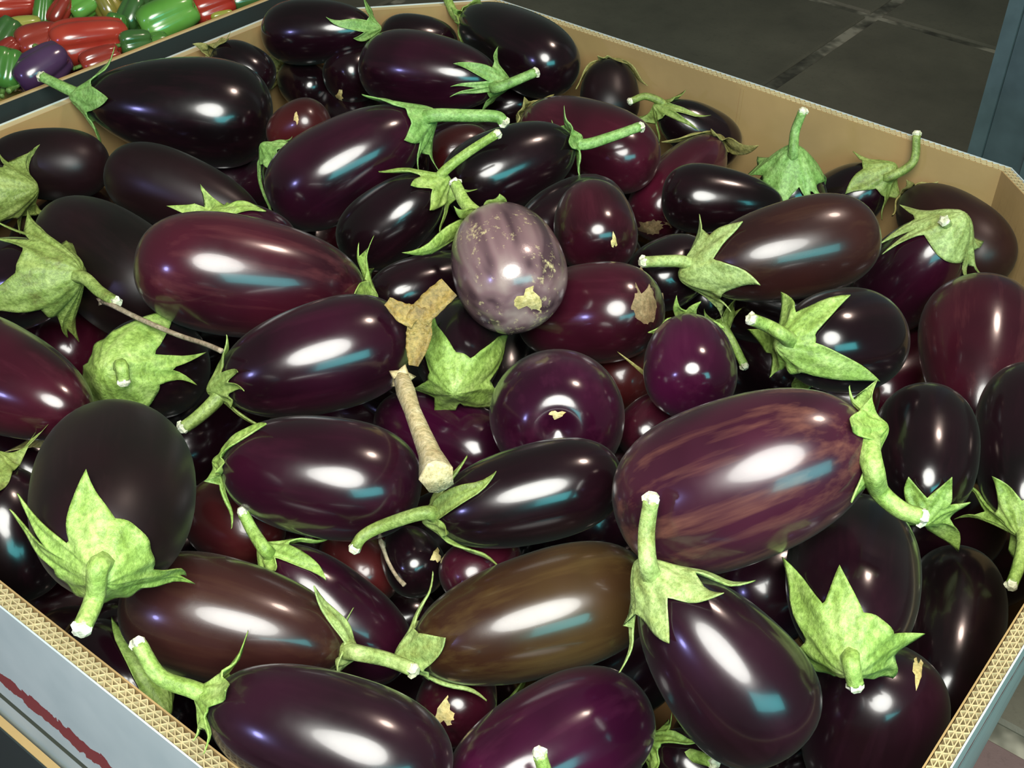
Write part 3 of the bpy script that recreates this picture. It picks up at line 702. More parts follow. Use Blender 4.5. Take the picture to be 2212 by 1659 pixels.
('E34', 'purple eggplant showing a star-shaped blossom scar between two bottom ones', 'wine', 'lime', (-0.033, 0.6081, 0.711), (0.46966, -0.60642, -0.45105, -0.45632), 0.0375, 0.0308, 0.12, 5.63, 0.0146, [], [], ('tan', [(0.0171, -0.0068, -0.0342), (0.0183, -0.0034, -0.0341), (0.0163, -0.0032, -0.0351), (0.0145, -0.0037, -0.0359), (0.0131, -0.0048, -0.0362), (0.0126, -0.0063, -0.0362), (0.0129, -0.0079, -0.0358), (0.0141, -0.0092, -0.0351), (0.0157, -0.0101, -0.034), (0.0176, -0.0103, -0.033), (0.0193, -0.0098, -0.032), (0.0205, -0.0087, -0.0315), (0.021, -0.0072, -0.0315), (0.0208, -0.0056, -0.032), (0.0198, -0.0043, -0.033), (0.0189, 0.0006, -0.0331), (0.0147, 0.001, -0.0352), (0.0101, 0.0003, -0.0366), (0.0081, -0.0028, -0.037), (0.0118, -0.0062, -0.0357), (0.0071, -0.0091, -0.0363), (0.0074, -0.0135, -0.0349), (0.0142, -0.0125, -0.0331), (0.0173, -0.0129, -0.0312), (0.0199, -0.0117, -0.0297), (0.0225, -0.0103, -0.0278), (0.026, -0.0079, -0.0242), (0.0229, -0.0046, -0.0294), (0.0199, -0.0037, -0.0321)])),
('E35', 'hidden eggplant at the bottom centre whose single green calyx lobe sticks up', 'black', 'lime', (0.0351, 0.6014, 0.6887), (0.62496, 0.09197, -0.7011, -0.3308), 0.0346, 0.0284, 0.12, 2.7, 0.0135, [(1.4389, 0.0308, 0.0049, 0.0021), (-1.3954, 0.0155, 0.0021, 0.0079), (0.0217, 0.0229, 0.0, 0.0), (2.5885, 0.0229, 0.0, 0.0), (-2.5451, 0.0229, 0.0, 0.0)], [], None),
('E36', 'plump dark purple eggplant left of centre with white and cyan highlights', 'purple', 'lime', (-0.1449, 0.729, 0.8235), (0.67752, 0.24755, -0.62037, -0.30794), 0.0772, 0.048, 0.08, 0.93, 0.0146, [(0.8857, 0.0583, 0.0, 0.0), (-1.3581, 0.0168, 0.0062, 0.0195), (-1.432, 0.0458, 0.0063, 0.0033), (-0.2362, 0.0248, 0.0, 0.0), (2.2075, 0.0248, 0.0, 0.0), (-2.7538, 0.0248, 0.0, 0.0)], [], None),
('E37', 'glossy purple eggplant left of centre whose pale stem points down left', 'purple', 'olive', (-0.1667, 0.8621, 0.8368), (0.64076, 0.4447, -0.60039, -0.17664), 0.0824, 0.0479, 0.12, 4.23, 0.0236, [(0.3273, 0.0407, 0.0, 0.0), (-0.1005, 0.0394, 0.0, 0.0), (-1.5379, 0.0537, 0.0081, 0.003), (-1.523, 0.0272, 0.0228, 0.0248), (1.4318, 0.0402, 0.0, 0.0), (2.5363, 0.0402, 0.0, 0.0), (-2.6424, 0.0402, 0.0, 0.0)], [(0.0036, -0.0103, 0.0929), (0.0021, -0.018, 0.1077), (0.0005, -0.0235, 0.1219)], None),
('E38', 'large reddish purple eggplant on the left with violet and white highlights', 'winestreak', 'lime', (-0.2399, 0.9629, 0.8497), (0.33174, -0.72435, 0.31915, -0.51323), 0.1036, 0.0556, 0.12, 1.27, 0.0232, [(-1.4446, 0.0422, 0.0035, 0.0022), (-1.3656, 0.0396, 0.0141, 0.0097), (-1.4915, 0.0267, 0.0104, 0.0155), (1.0669, 0.0267, 0.0021, 0.0191), (-0.1493, 0.0395, 0.0, 0.0), (2.3085, 0.0395, 0.0, 0.0), (-2.7331, 0.0395, 0.0, 0.0)], [], None),
('E39', 'dull dark purple eggplant behind the reddish one on the left', 'dull', 'lime', (-0.4071, 1.0709, 0.787), (0.59979, -0.03591, -0.66015, -0.45073), 0.1014, 0.0578, 0.1, 5.66, 0.0275, [], [], None),
('E40', 'eggplant at the left edge showing only its brown-green wrinkled calyx', 'dull', 'olive', (-0.5986, 1.2095, 0.7782), (0.41475, -0.56027, 0.3256, -0.6388), 0.0545, 0.0419, 0.12, 1.36, 0.0398, [(-2.1159, 0.0458, 0.0152, 0.0401), (2.3498, 0.0458, 0.008, 0.0322), (1.9607, 0.0458, 0.0026, 0.0021), (-1.8038, 0.0458, 0.0017, 0.0011), (-0.549, 0.0677, 0.0, 0.0), (0.7059, 0.0677, 0.0, 0.0)], [], None),
('E41', 'dull black eggplant against the left back wall', 'dull', 'lime', (-0.538, 1.2843, 0.7796), (0.61353, 0.36553, -0.6053, -0.35153), 0.0689, 0.0418, 0.1, 0.21, 0.0198, [], [], None),
('E42', 'dull dark green-black eggplant below the long one at back left', 'dull', 'lime', (-0.3604, 1.1933, 0.8001), (0.18843, -0.62921, 0.43577, -0.61539), 0.0894, 0.0428, 0.2, 1.26, 0.0204, [], [], None),
('E43', 'hidden eggplant whose torn bright calyx peeks over the reddish one', 'purple', 'lime', (-0.2605, 1.0754, 0.82), (0.82001, 0.25865, -0.31839, -0.39913), 0.0421, 0.0345, 0.15, 2.17, 0.0197, [(-2.7804, 0.0226, 0.0066, 0.0398), (2.7027, 0.0226, 0.0031, 0.0231), (1.0801, 0.0478, 0.0, 0.0), (-1.4936, 0.0334, 0.0, 0.0), (-0.2067, 0.0334, 0.0, 0.0)], [], None),
('E44', 'black eggplant at the left edge under a big leafy calyx', 'black', 'olive', (-0.4827, 1.0011, 0.807), (0.35034, -0.43259, 0.36538, -0.74608), 0.0699, 0.0453, 0.12, 2.94, 0.0533, [(-1.5996, 0.0895, 0.0063, 0.0005), (-1.7228, 0.0713, 0.0221, 0.0041), (-1.1969, 0.0749, 0.0, 0.0), (1.8039, 0.0635, 0.0163, 0.0043), (1.9311, 0.0614, 0.0226, 0.0076), (-2.827, 0.0614, 0.0158, 0.0097), (0.3035, 0.0907, 0.0, 0.0)], [(0.0066, 0.0056, 0.0966), (0.0137, 0.0204, 0.1178), (0.0197, 0.0317, 0.1388)], None),
('E46', 'reddish purple eggplant cut off by the left edge with a long white highlight', 'wine', 'dry', (-0.4338, 0.8412, 0.8197), (0.0644, -0.59174, 0.38709, -0.70417), 0.0951, 0.0488, 0.22, 5.69, 0.0232, [], [], None),
('E48', 'black eggplant mostly covered by a bright green calyx with a cut stem facing out', 'black', 'lime', (-0.3288, 0.9075, 0.7854), (0.88051, 0.4543, -0.13529, -0.00205), 0.0576, 0.0473, 0.12, 4.38, 0.0494, [(1.0464, 0.0904, 0.0, 0.0), (0.1038, 0.081, 0.0, 0.0), (-0.2047, 0.0722, 0.0, 0.0), (-2.4043, 0.0568, 0.0074, 0.0033), (-3.0066, 0.0568, 0.0073, 0.0038)], [(0.0188, 0.004, 0.0786), (0.0194, -0.0086, 0.0782)], None),
('E50', 'round dull dark eggplant at lower left with a large leafy calyx and stem pointing down', 'dull', 'lime', (-0.2792, 0.6497, 0.872), (0.55122, 0.52518, -0.31399, 0.56723), 0.0962, 0.0564, 0.06, 2.13, 0.0386, [(0.441, 0.0603, 0.0, 0.0), (1.3408, 0.0811, 0.0, 0.0), (1.6451, 0.0925, 0.0, 0.0), (-1.9632, 0.0761, 0.0058, 0.0014), (-2.0446, 0.0716, 0.0053, 0.0016)], [(0.0132, 0.0048, 0.1187), (-0.0086, 0.0052, 0.1186), (-0.0188, 0.0108, 0.1374)], None),
('E51', 'dark eggplant at the left edge beside the round dull one', 'black', 'olive', (-0.4026, 0.7234, 0.7539), (0.81804, -0.17371, -0.21757, -0.50329), 0.0558, 0.0431, 0.1, 0.11, 0.0246, [(1.6301, 0.0282, 0.0152, 0.0311), (0.0219, 0.0397, 0.0, 0.0), (1.7237, 0.0282, 0.0059, 0.0262), (2.869, 0.0418, 0.0, 0.0), (-2.2688, 0.0418, 0.0, 0.0), (-1.1235, 0.0418, 0.0, 0.0)], [], None),
('E52', 'hidden eggplant behind the round dull one showing two dry calyx lobes', 'black', 'dry', (-0.3699, 0.8446, 0.7369), (0.86338, 0.21588, -0.32635, -0.31855), 0.0428, 0.0351, 0.1, 1.0, 0.02, [(2.1018, 0.023, 0.0046, 0.0215), (-2.0114, 0.023, 0.005, 0.0204), (-0.6403, 0.034, 0.0, 0.0), (0.7307, 0.034, 0.0, 0.0), (-3.0964, 0.034, 0.0, 0.0)], [], None),
('E54', 'dark eggplant at the left cardboard rim with one broad green calyx lobe', 'black', 'lime', (-0.294, 0.6155, 0.7215), (0.09998, 0.61467, -0.34955, 0.7), 0.0495, 0.0316, 0.1, 6.26, 0.024, [(-0.6758, 0.081, 0.0, 0.0), (0.5808, 0.0408, 0.0, 0.0), (1.8374, 0.0408, 0.0, 0.0), (3.0941, 0.0408, 0.0, 0.0), (-1.9325, 0.0408, 0.0, 0.0)], [], None),
('E55', 'reddish eggplant in the gap below the plump one left of centre', 'red', 'lime', (-0.2214, 0.7397, 0.7594), (0.03462, 0.5835, -0.39941, 0.70626), 0.0438, 0.0359, 0.1, 2.89, 0.0171, [], [], None),
('E56', 'slim purple eggplant with a white highlight and a stem pointing up left', 'purple', 'lime', (-0.1311, 0.6625, 0.7423), (0.78461, 0.04306, -0.45081, -0.42343), 0.0696, 0.0353, 0.15, 4.34, 0.0174, [(1.5679, 0.0461, 0.0064, 0.002), (0.5074, 0.0585, 0.0, 0.0), (-0.2804, 0.028, 0.0, 0.0), (2.6766, 0.0296, 0.0, 0.0), (-2.4978, 0.0296, 0.0, 0.0), (-1.3891, 0.0296, 0.0, 0.0)], [(0.0182, 0.0003, 0.0754), (0.0057, 0.0046, 0.0915), (0.0073, 0.0097, 0.1053)], None),
('E57', 'dull red eggplant deep in the gap at the centre', 'red', 'lime', (-0.1215, 0.7292, 0.7264), (0.65395, -0.12164, -0.58255, -0.46711), 0.0373, 0.0306, 0.1, 0.34, 0.0145, [], [], None),
('E58', 'small dark eggplant with a pale yellow blossom scar deep in the central gap', 'black', 'lime', (-0.0749, 0.7063, 0.758), (0.53783, -0.28755, -0.63948, -0.4681), 0.0304, 0.0249, 0.1, 0.21, 0.0118, [], [], ('tan', [(0.0135, 0.0187, -0.0187), (0.0114, 0.0204, -0.0181), (0.0114, 0.0197, -0.0193), (0.0118, 0.0188, -0.0204), (0.0124, 0.0179, -0.021), (0.0132, 0.0172, -0.0212), (0.0141, 0.0167, -0.0209), (0.0148, 0.0167, -0.0202), (0.0153, 0.017, -0.0191), (0.0153, 0.0177, -0.0179), (0.0149, 0.0186, -0.0169), (0.0142, 0.0195, -0.0161), (0.0132, 0.0203, -0.0158), (0.0123, 0.0207, -0.0161), (0.0117, 0.0208, -0.0169), (0.0083, 0.0216, -0.0167), (0.0077, 0.0206, -0.0193), (0.0092, 0.0185, -0.0215), (0.0105, 0.0166, -0.0229), (0.0128, 0.0163, -0.0215), (0.0139, 0.0147, -0.022), (0.0162, 0.0124, -0.0219), (0.0163, 0.015, -0.019), (0.0158, 0.0167, -0.0171), (0.0155, 0.018, -0.0149), (0.014, 0.0196, -0.0135), (0.0108, 0.0224, -0.0093), (0.0096, 0.0225, -0.012), (0.0112, 0.0203, -0.0165)])),
('E59', 'purple eggplant in the gap above the brown-olive one', 'wine', 'lime', (-0.0189, 0.685, 0.7752), (0.43832, -0.68061, -0.00101, -0.58707), 0.0337, 0.0251, 0.1, 5.31, 0.0119, [], [], None),
('E60', 'black eggplant in the centre with a star calyx and stem curving down left', 'black', 'olive', (0.0156, 0.7025, 0.8366), (0.6236, 0.36964, -0.66567, -0.1771), 0.0731, 0.0375, 0.1, 3.69, 0.0157, [(0.4356, 0.0693, 0.0, 0.0), (-1.5386, 0.0605, 0.0038, 0.0008), (1.2699, 0.0532, 0.0, 0.0), (-0.5515, 0.0266, 0.0, 0.0), (2.4281, 0.0266, 0.0, 0.0), (-2.6968, 0.0266, 0.0, 0.0)], [(0.0164, 0.0059, 0.0797), (0.0041, 0.0041, 0.1108), (0.0037, 0.0001, 0.1276), (0.0031, -0.0065, 0.1352)], None),
('E61', 'round bright purple eggplant at the centre with a wet ring around its yellow blossom scar', 'violet', 'lime', (0.0393, 0.8303, 0.8106), (0.33151, -0.58643, -0.63568, -0.37697), 0.0706, 0.0565, 0.06, 1.94, 0.0268, [], [], ('tan', [(0.0121, -0.0004, -0.0707), (0.0119, 0.0026, -0.0706), (0.0112, 0.0022, -0.0707), (0.0107, 0.0014, -0.0708), (0.0104, 0.0002, -0.0709), (0.0105, -0.0011, -0.0709), (0.0109, -0.0023, -0.0708), (0.0115, -0.0031, -0.0707), (0.0122, -0.0033, -0.0706), (0.0129, -0.003, -0.0704), (0.0135, -0.0022, -0.0705), (0.0137, -0.001, -0.0704), (0.0137, 0.0004, -0.0704), (0.0133, 0.0015, -0.0705), (0.0127, 0.0023, -0.0706), (0.0117, 0.0047, -0.0699), (0.0105, 0.0042, -0.0701), (0.0096, 0.0026, -0.0702), (0.0087, 0.0007, -0.0704), (0.0075, -0.0025, -0.0704), (0.0099, -0.0037, -0.0702), (0.0113, -0.0036, -0.07), (0.0123, -0.007, -0.0697), (0.0138, -0.0062, -0.0695), (0.0151, -0.0044, -0.0694), (0.0152, -0.0015, -0.0694), (0.0137, 0.0004, -0.0697), (0.0146, 0.0039, -0.0694), (0.0135, 0.0071, -0.0694)])),
('E62', 'bright purple eggplant lying under the dried pale stem', 'violet', 'lime', (-0.0608, 0.8814, 0.7346), (0.56471, 0.08169, -0.70237, -0.42556), 0.0722, 0.0416, 0.12, 1.99, 0.0197, [], [], None),
('E64', 'dark eggplant with a stemless star calyx facing out in the middle', 'black', 'lime', (-0.0492, 0.9253, 0.8042), (0.55233, 0.48799, -0.44793, 0.50611), 0.0562, 0.0404, 0.08, 0.56, 0.0322, [(0.7409, 0.0743, 0.0, 0.0), (-1.1342, 0.0895, 0.0, 0.0), (-2.1992, 0.0507, 0.0145, 0.0046), (2.8778, 0.0409, 0.0088, 0.0043), (2.2304, 0.0477, 0.0058, 0.002)], [], None),
('E65', 'dark purple eggplant with a large tan corky scar on its blossom end', 'wine', 'lime', (0.0691, 0.9643, 0.8215), (0.45143, 0.28888, -0.76468, -0.3578), 0.0703, 0.0471, 0.08, 1.08, 0.0224, [], [], ('cork', [(0.0245, 0.0016, -0.0653), (0.0141, 0.001, -0.0696), (0.0158, -0.0047, -0.0689), (0.0186, -0.0092, -0.0673), (0.0221, -0.0115, -0.0651), (0.0258, -0.0112, -0.0628), (0.0291, -0.0084, -0.0611), (0.0312, -0.0036, -0.06), (0.0315, 0.0023, -0.0598), (0.0298, 0.0079, -0.0605), (0.0266, 0.0124, -0.0619), (0.0224, 0.0147, -0.0638), (0.0184, 0.0145, -0.066), (0.0153, 0.0117, -0.0679), (0.0139, 0.0068, -0.0692), (-0.0099, 0.0003, -0.0697), (-0.0162, -0.014, -0.0667), (0.0081, -0.0188, -0.0666), (0.0213, -0.0126, -0.0644), (0.0188, -0.0287, -0.056), (0.0287, -0.0245, -0.0511), (0.0342, -0.0074, -0.0551), (0.0355, 0.0028, -0.0543), (0.0314, 0.0113, -0.057), (0.0242, 0.024, -0.0563), (-0.0077, 0.0401, -0.0514), (0.0105, 0.0223, -0.0644), (0.0103, 0.015, -0.0676), (-0.018, 0.0134, -0.067)])),
('E66', 'slim dark eggplant half hidden beneath the striped one', 'black', 'lime', (-0.0828, 1.0335, 0.8009), (0.46934, -0.69242, 0.14335, -0.52888), 0.0641, 0.0321, 0.1, 0.15, 0.0153, [], [], None),
('E67', 'black eggplant with a tiny white glint behind the brownish calyx', 'black', 'lime', (0.1551, 1.0691, 0.8033), (0.48562, -0.59273, 0.07772, -0.63781), 0.0437, 0.0358, 0.1, 5.27, 0.017, [], [], None),
('E68', 'round purple eggplant with a small white glint behind the biggest one', 'violet', 'lime', (0.1508, 0.8638, 0.8433), (0.47761, -0.42997, -0.50054, -0.58007), 0.0476, 0.0391, 0.1, 2.93, 0.0186, [(-0.2691, 0.0336, 0.0052, 0.0037), (0.2602, 0.0304, 0.0017, 0.0013), (1.411, 0.0315, 0.0, 0.0), (2.5618, 0.0315, 0.0, 0.0), (-2.5707, 0.0315, 0.0, 0.0), (-1.4199, 0.0315, 0.0, 0.0)], [], None),
('E69', 'red-brown eggplant in the gap right of the round bright purple one', 'red', 'lime', (0.1099, 0.9665, 0.7557), (0.53303, -0.52046, -0.11239, -0.65755), 0.0406, 0.0333, 0.1, 0.8, 0.0158, [], [], None),
('E70', 'small pinkish purple eggplant in the gap left of the biggest one', 'wine', 'dry', (0.1228, 0.8566, 0.7796), (0.50522, -0.5486, -0.09472, -0.65941), 0.0323, 0.0264, 0.1, 4.64, 0.0126, [(-1.2116, 0.034, 0.0371, 0.0112), (-1.3922, 0.02, 0.0263, 0.0224), (0.009, 0.0214, 0.0, 0.0), (1.2295, 0.0214, 0.0, 0.0), (2.45, 0.0214, 0.0, 0.0), (-2.6127, 0.0214, 0.0, 0.0)], [], None),
('E71', 'hidden eggplant whose pale tapered stem points down right below the brownish one', 'black', 'lime', (0.1935, 1.1018, 0.7551), (0.1099, 0.5709, -0.61749, 0.5298), 0.0412, 0.0338, 0.1, 1.23, 0.0192, [(0.2839, 0.0343, 0.0, 0.0), (0.5622, 0.0381, 0.0, 0.0), (1.7632, 0.0327, 0.0, 0.0), (2.9641, 0.0327, 0.0, 0.0), (-2.1181, 0.0327, 0.0, 0.0), (-0.9171, 0.0327, 0.0, 0.0)], [(0.0085, -0.0016, 0.0368), (0.0035, -0.0017, 0.0616), (0.0038, 0.0006, 0.0908)], None),
('E72', 'black eggplant with a bright five-pointed star calyx above the biggest one', 'black', 'lime', (0.295, 0.9266, 0.8279), (0.75822, 0.40287, -0.47695, -0.18794), 0.0589, 0.0482, 0.1, 0.39, 0.0312, [(2.0127, 0.051, 0.0056, 0.0028), (0.9056, 0.0663, 0.0, 0.0), (-0.6341, 0.085, 0.0, 0.0), (-2.627, 0.0372, 0.0049, 0.004), (2.9501, 0.0437, 0.0174, 0.0111)], [(0.0173, 0.0091, 0.0831), (0.008, 0.0171, 0.0899), (0.0097, 0.0233, 0.1084)], None),
('E73', 'small dull eggplant with a hooked pale stem just above the biggest one', 'brown', 'olive', (0.3118, 0.947, 0.7488), (0.56954, 0.20259, -0.67746, -0.41908), 0.0362, 0.0297, 0.1, 3.76, 0.0169, [(1.3504, 0.0194, 0.0042, 0.0281), (1.5336, 0.0194, 0.0097, 0.0126), (2.7536, 0.0287, 0.0, 0.0), (-2.3096, 0.0287, 0.0, 0.0), (-1.0896, 0.0287, 0.0, 0.0), (0.1304, 0.0287, 0.0, 0.0)], [(0.0035, 0.0027, 0.0345), (0.0049, 0.0142, 0.0431), (0.0078, 0.018, 0.055)], None),
('E75', 'small black eggplant behind the long one at the back left wall', 'black', 'dry', (-0.3648, 1.5466, 0.782), (0.70566, 0.18127, -0.48063, -0.48803), 0.0434, 0.0356, 0.1, 5.63, 0.0169, [(-0.1854, 0.0194, 0.0011, 0.0189), (-1.504, 0.0194, 0.003, 0.0071), (0.7065, 0.0378, 0.0, 0.0), (2.0641, 0.0287, 0.0, 0.0), (-2.8616, 0.0287, 0.0, 0.0)], [], None),
('E76', 'small black eggplant with tan dry calyx lobes at the back left', 'black', 'dry', (-0.2982, 1.6286, 0.7248), (0.52882, 0.0272, -0.6646, -0.52717), 0.0437, 0.0358, 0.1, 0.17, 0.0204, [(0.9336, 0.0828, 0.0, 0.0), (-0.9391, 0.0385, 0.0104, 0.0046), (0.171, 0.0235, 0.0182, 0.0361), (2.0362, 0.0347, 0.0, 0.0), (3.1388, 0.0347, 0.0, 0.0), (-2.0417, 0.0347, 0.0, 0.0)], [], None),
('E77', 'dull reddish eggplant with a torn yellow scar behind the cyan-streaked one', 'red', 'lime', (-0.2609, 1.3543, 0.7993), (0.42256, 0.5018, -0.69945, -0.28355), 0.0392, 0.0321, 0.1, 5.06, 0.0153, [], [], ('tan', [(0.0295, 0.0132, -0.0147), (0.0295, 0.0125, -0.0163), (0.0303, 0.011, -0.0155), (0.0308, 0.0098, -0.0145), (0.0311, 0.0094, -0.0136), (0.0311, 0.0097, -0.0129), (0.0308, 0.0107, -0.0126), (0.0302, 0.0122, -0.0127), (0.0294, 0.0139, -0.0131), (0.0285, 0.0155, -0.0139), (0.0277, 0.0166, -0.0148), (0.0272, 0.0171, -0.0156), (0.0273, 0.0168, -0.0163), (0.0278, 0.0158, -0.0167), (0.0286, 0.0142, -0.0167), (0.0288, 0.0117, -0.0173), (0.0303, 0.0077, -0.0162), (0.0312, 0.0057, -0.014), (0.0317, 0.0041, -0.0117), (0.0309, 0.0082, -0.0121), (0.0306, 0.0092, -0.0114), (0.0305, 0.0102, -0.0088), (0.0286, 0.0145, -0.0112), (0.0271, 0.0167, -0.0132), (0.0253, 0.019, -0.0146), (0.0248, 0.0192, -0.016), (0.0216, 0.0221, -0.0182), (0.0239, 0.0191, -0.0192), (0.0278, 0.0141, -0.0169)])),
('E78', 'brown-red eggplant in the gap under the long stem near the back', 'red', 'lime', (-0.067, 1.2912, 0.8113), (0.50465, -0.58985, 0.18925, -0.60132), 0.0367, 0.0288, 0.1, 1.19, 0.0137, [], [], None),
('E79', 'small black eggplant in the gap below the star calyx at the back', 'black', 'lime', (-0.0136, 1.6261, 0.7034), (0.48109, -0.52184, 0.25507, -0.65664), 0.0412, 0.0338, 0.1, 0.58, 0.016, [], [], None),
('E80', 'hidden eggplant showing one pale calyx lobe left of the cyan-streaked one', 'black', 'fresh', (-0.2417, 1.2419, 0.7923), (0.78667, 0.16292, -0.33607, -0.49159), 0.047, 0.0385, 0.1, 0.11, 0.022, [(-1.5504, 0.0312, 0.0248, 0.019), (-1.5263, 0.0794, 0.0102, -0.0004), (-0.2745, 0.0373, 0.0, 0.0), (0.9774, 0.0373, 0.0, 0.0), (2.2292, 0.0373, 0.0, 0.0), (-2.8022, 0.0373, 0.0, 0.0)], [], None),
('E81', 'hidden eggplant at the bottom edge showing a small ragged green calyx', 'black', 'lime', (0.1438, 0.562, 0.6994), (0.70598, 0.05584, -0.57284, -0.41271), 0.0333, 0.0273, 0.1, 1.84, 0.0155, [(1.1606, 0.0184, 0.0, 0.0), (0.5201, 0.0387, 0.0, 0.0), (1.7675, 0.0179, -0.0, 0.0014), (3.0264, 0.0264, 0.0, 0.0), (-1.9978, 0.0264, 0.0, 0.0), (-0.7389, 0.0264, 0.0, 0.0)], [(0.0356, 0.0112, -0.0023)], None),
('E82', 'eggplant below the bottom edge with only its pale green stem tip showing', 'violet', 'lime', (0.0428, 0.4644, 0.7679), (0.75595, -0.0568, -0.28063, -0.58869), 0.0327, 0.0268, 0.1, 4.57, 0.0102, [], [(0.0047, 0.0013, 0.0372), (0.011, 0.0024, 0.0602)], None),
('E83', 'dark eggplant with a white glint under the stem of the round dull one', 'black', 'lime', (-0.3245, 0.676, 0.6859), (0.70711, 0.4692, -0.52901, 0.00056), 0.0345, 0.0282, 0.1, 3.1, 0.0134, [], [], None),
('E84', 'dark eggplant deep in the gap left of the brown-olive one', 'black', 'lime', (-0.0861, 0.7131, 0.6749), (0.70041, 0.3734, -0.60047, -0.09705), 0.0321, 0.0263, 0.1, 5.36, 0.0125, [], [], None),
('E85', 'dark eggplant in the gap at the bottom edge beside the lower right round one', 'black', 'lime', (0.2441, 0.6088, 0.6347), (0.7066, 0.3259, -0.62753, 0.02669), 0.0338, 0.0277, 0.1, 1.36, 0.0131, [], [], None),
('F0', 'shaded eggplant in the gap between the lower left brown one and the bottom left one', 'black', 'lime', (-0.2823, 0.682, 0.5338), (0.26089, 0.59956, -0.37487, 0.65722), 0.0888, 0.0568, 0.12, 1.98, 0.027, [], [], None),
('F1', 'shaded eggplant in the gap between the two-pointed-calyx one and the tall-stemmed lower one', 'purpledark', 'lime', (0.2368, 0.7833, 0.66), (0.69039, 0.4078, -0.57766, 0.15283), 0.0892, 0.0505, 0.12, 1.62, 0.024, [], [], None),
('F2', 'shaded eggplant in the gap between the left leafy one and the dull left one', 'wine', 'lime', (-0.4709, 1.0774, 0.6975), (0.65847, -0.41708, -0.46198, -0.42312), 0.0767, 0.0501, 0.12, 6.14, 0.0238, [], [], None),
('F3', 'shaded eggplant in the gap between the star-calyxed right one and the pale-calyxed brown one', 'black', 'lime', (0.2662, 1.1411, 0.6564), (0.44146, -0.08619, -0.70183, -0.55237), 0.0924, 0.0536, 0.12, 5.91, 0.0255, [], [], None),
('F4', 'shaded eggplant in the gap between the round dull one and the plump left one', 'black', 'lime', (-0.3142, 1.0108, 0.6265), (0.5451, -0.70004, -0.09974, -0.4504), 0.0905, 0.0544, 0.12, 2.14, 0.0258, [], [], None),
('F6', 'shaded eggplant in the gap between the round dull one and the lower left brown one', 'wine', 'lime', (-0.4147, 0.8164, 0.5492), (0.46226, -0.70642, 0.03125, -0.53508), 0.0869, 0.057, 0.12, 2.74, 0.0271, [], [], None),
('F7', 'shaded eggplant in the gap between the right rim one and the two-pointed-calyx one', 'black', 'lime', (0.4584, 0.9168, 0.5534), (0.30556, -0.68205, 0.18657, -0.63768), 0.0981, 0.0547, 0.12, 1.97, 0.026, [], [], None),
('F8', 'shaded eggplant in the gap between the small long-stemmed one and the striped one', 'black', 'lime', (-0.0852, 1.2387, 0.7268), (0.57112, -0.62788, -0.19007, -0.49342), 0.0862, 0.05, 0.12, 4.69, 0.0238, [], [], None),
('F9', 'shaded eggplant in the gap between the star-calyxed back one and the cyan-streaked one', 'purpledark', 'lime', (-0.0905, 1.6183, 0.6869), (0.56099, -0.70412, 0.00185, -0.43532), 0.1025, 0.0514, 0.12, 0.25, 0.0244, [], [], None),
('F10', 'shaded eggplant in the gap between the striped one and the plump wine one', 'wine', 'lime', (0.0438, 1.3709, 0.69), (0.46403, -0.68196, 0.18691, -0.53355), 0.0959, 0.0523, 0.12, 0.42, 0.0248, [], [], None),
('F11', 'shaded eggplant in the gap between the round dull one and the left leafy one', 'black', 'lime', (-0.4598, 0.8838, 0.7054), (0.22098, 0.64445, -0.39577, 0.61581), 0.079, 0.048, 0.12, 2.54, 0.0228, [], [], None),
('F12', 'shaded eggplant in the gap between the round bright purple one and the corky one', 'black', 'lime', (-0.0107, 1.0541, 0.6857), (0.53423, 0.54482, -0.53282, 0.36588), 0.0825, 0.0527, 0.12, 1.54, 0.025, [], [], None),
('F13', 'shaded eggplant in the gap between the long black one and the cyan-streaked one', 'purpledark', 'lime', (-0.3464, 1.4619, 0.6833), (0.57743, -0.70695, -0.01479, -0.40813), 0.0972, 0.052, 0.12, 5.31, 0.0247, [], [], None),
('F14', 'shaded eggplant in the gap between the pale-stemmed left one and the plump left one', 'wine', 'lime', (-0.1767, 1.0099, 0.6522), (0.55855, 0.03305, -0.70633, -0.43361), 0.0979, 0.0539, 0.12, 4.66, 0.0256, [], [], None),
('F15', 'shaded eggplant in the gap between the brown-olive one and the tall-stemmed lower one', 'black', 'lime', (0.0958, 0.6894, 0.6652), (0.69341, 0.42034, -0.56861, 0.13851), 0.085, 0.0508, 0.12, 3.43, 0.0241, [], [], None),
('F16', 'shaded eggplant in the gap between the large reddish one and the pale-stemmed left one', 'black', 'lime', (-0.319, 1.1254, 0.6563), (0.70411, 0.51025, -0.48953, -0.06507), 0.0917, 0.0537, 0.12, 4.15, 0.0255, [], [], None),
('F17', 'shaded eggplant in the gap between the central star-calyxed one and the brown-olive one', 'purpledark', 'lime', (0.0538, 0.8671, 0.6185), (0.50002, 0.49517, -0.52663, 0.47692), 0.0844, 0.0555, 0.12, 4.35, 0.0264, [], [], None),
('F18', 'shaded eggplant in the gap between the streaked right-edge one and the star-calyxed right one', 'wine', 'lime', (0.4594, 1.1588, 0.6182), (0.42622, -0.68597, -0.02427, -0.58924), 0.1002, 0.0533, 0.12, 4.91, 0.0253, [], [], None),
('F19', 'shaded eggplant in the gap between the pale-stemmed left one and the round bright purple one', 'black', 'lime', (-0.0963, 0.9826, 0.72), (0.02101, 0.52947, -0.46868, 0.70679), 0.0916, 0.0505, 0.12, 5.82, 0.024, [], [], None),
('F20', 'shaded eggplant in the gap between the bottom left one and the slim one', 'black', 'lime', (-0.076, 0.7008, 0.5989), (0.62666, 0.09152, -0.70116, -0.32755), 0.0948, 0.0546, 0.12, 0.94, 0.0259, [], [], None),
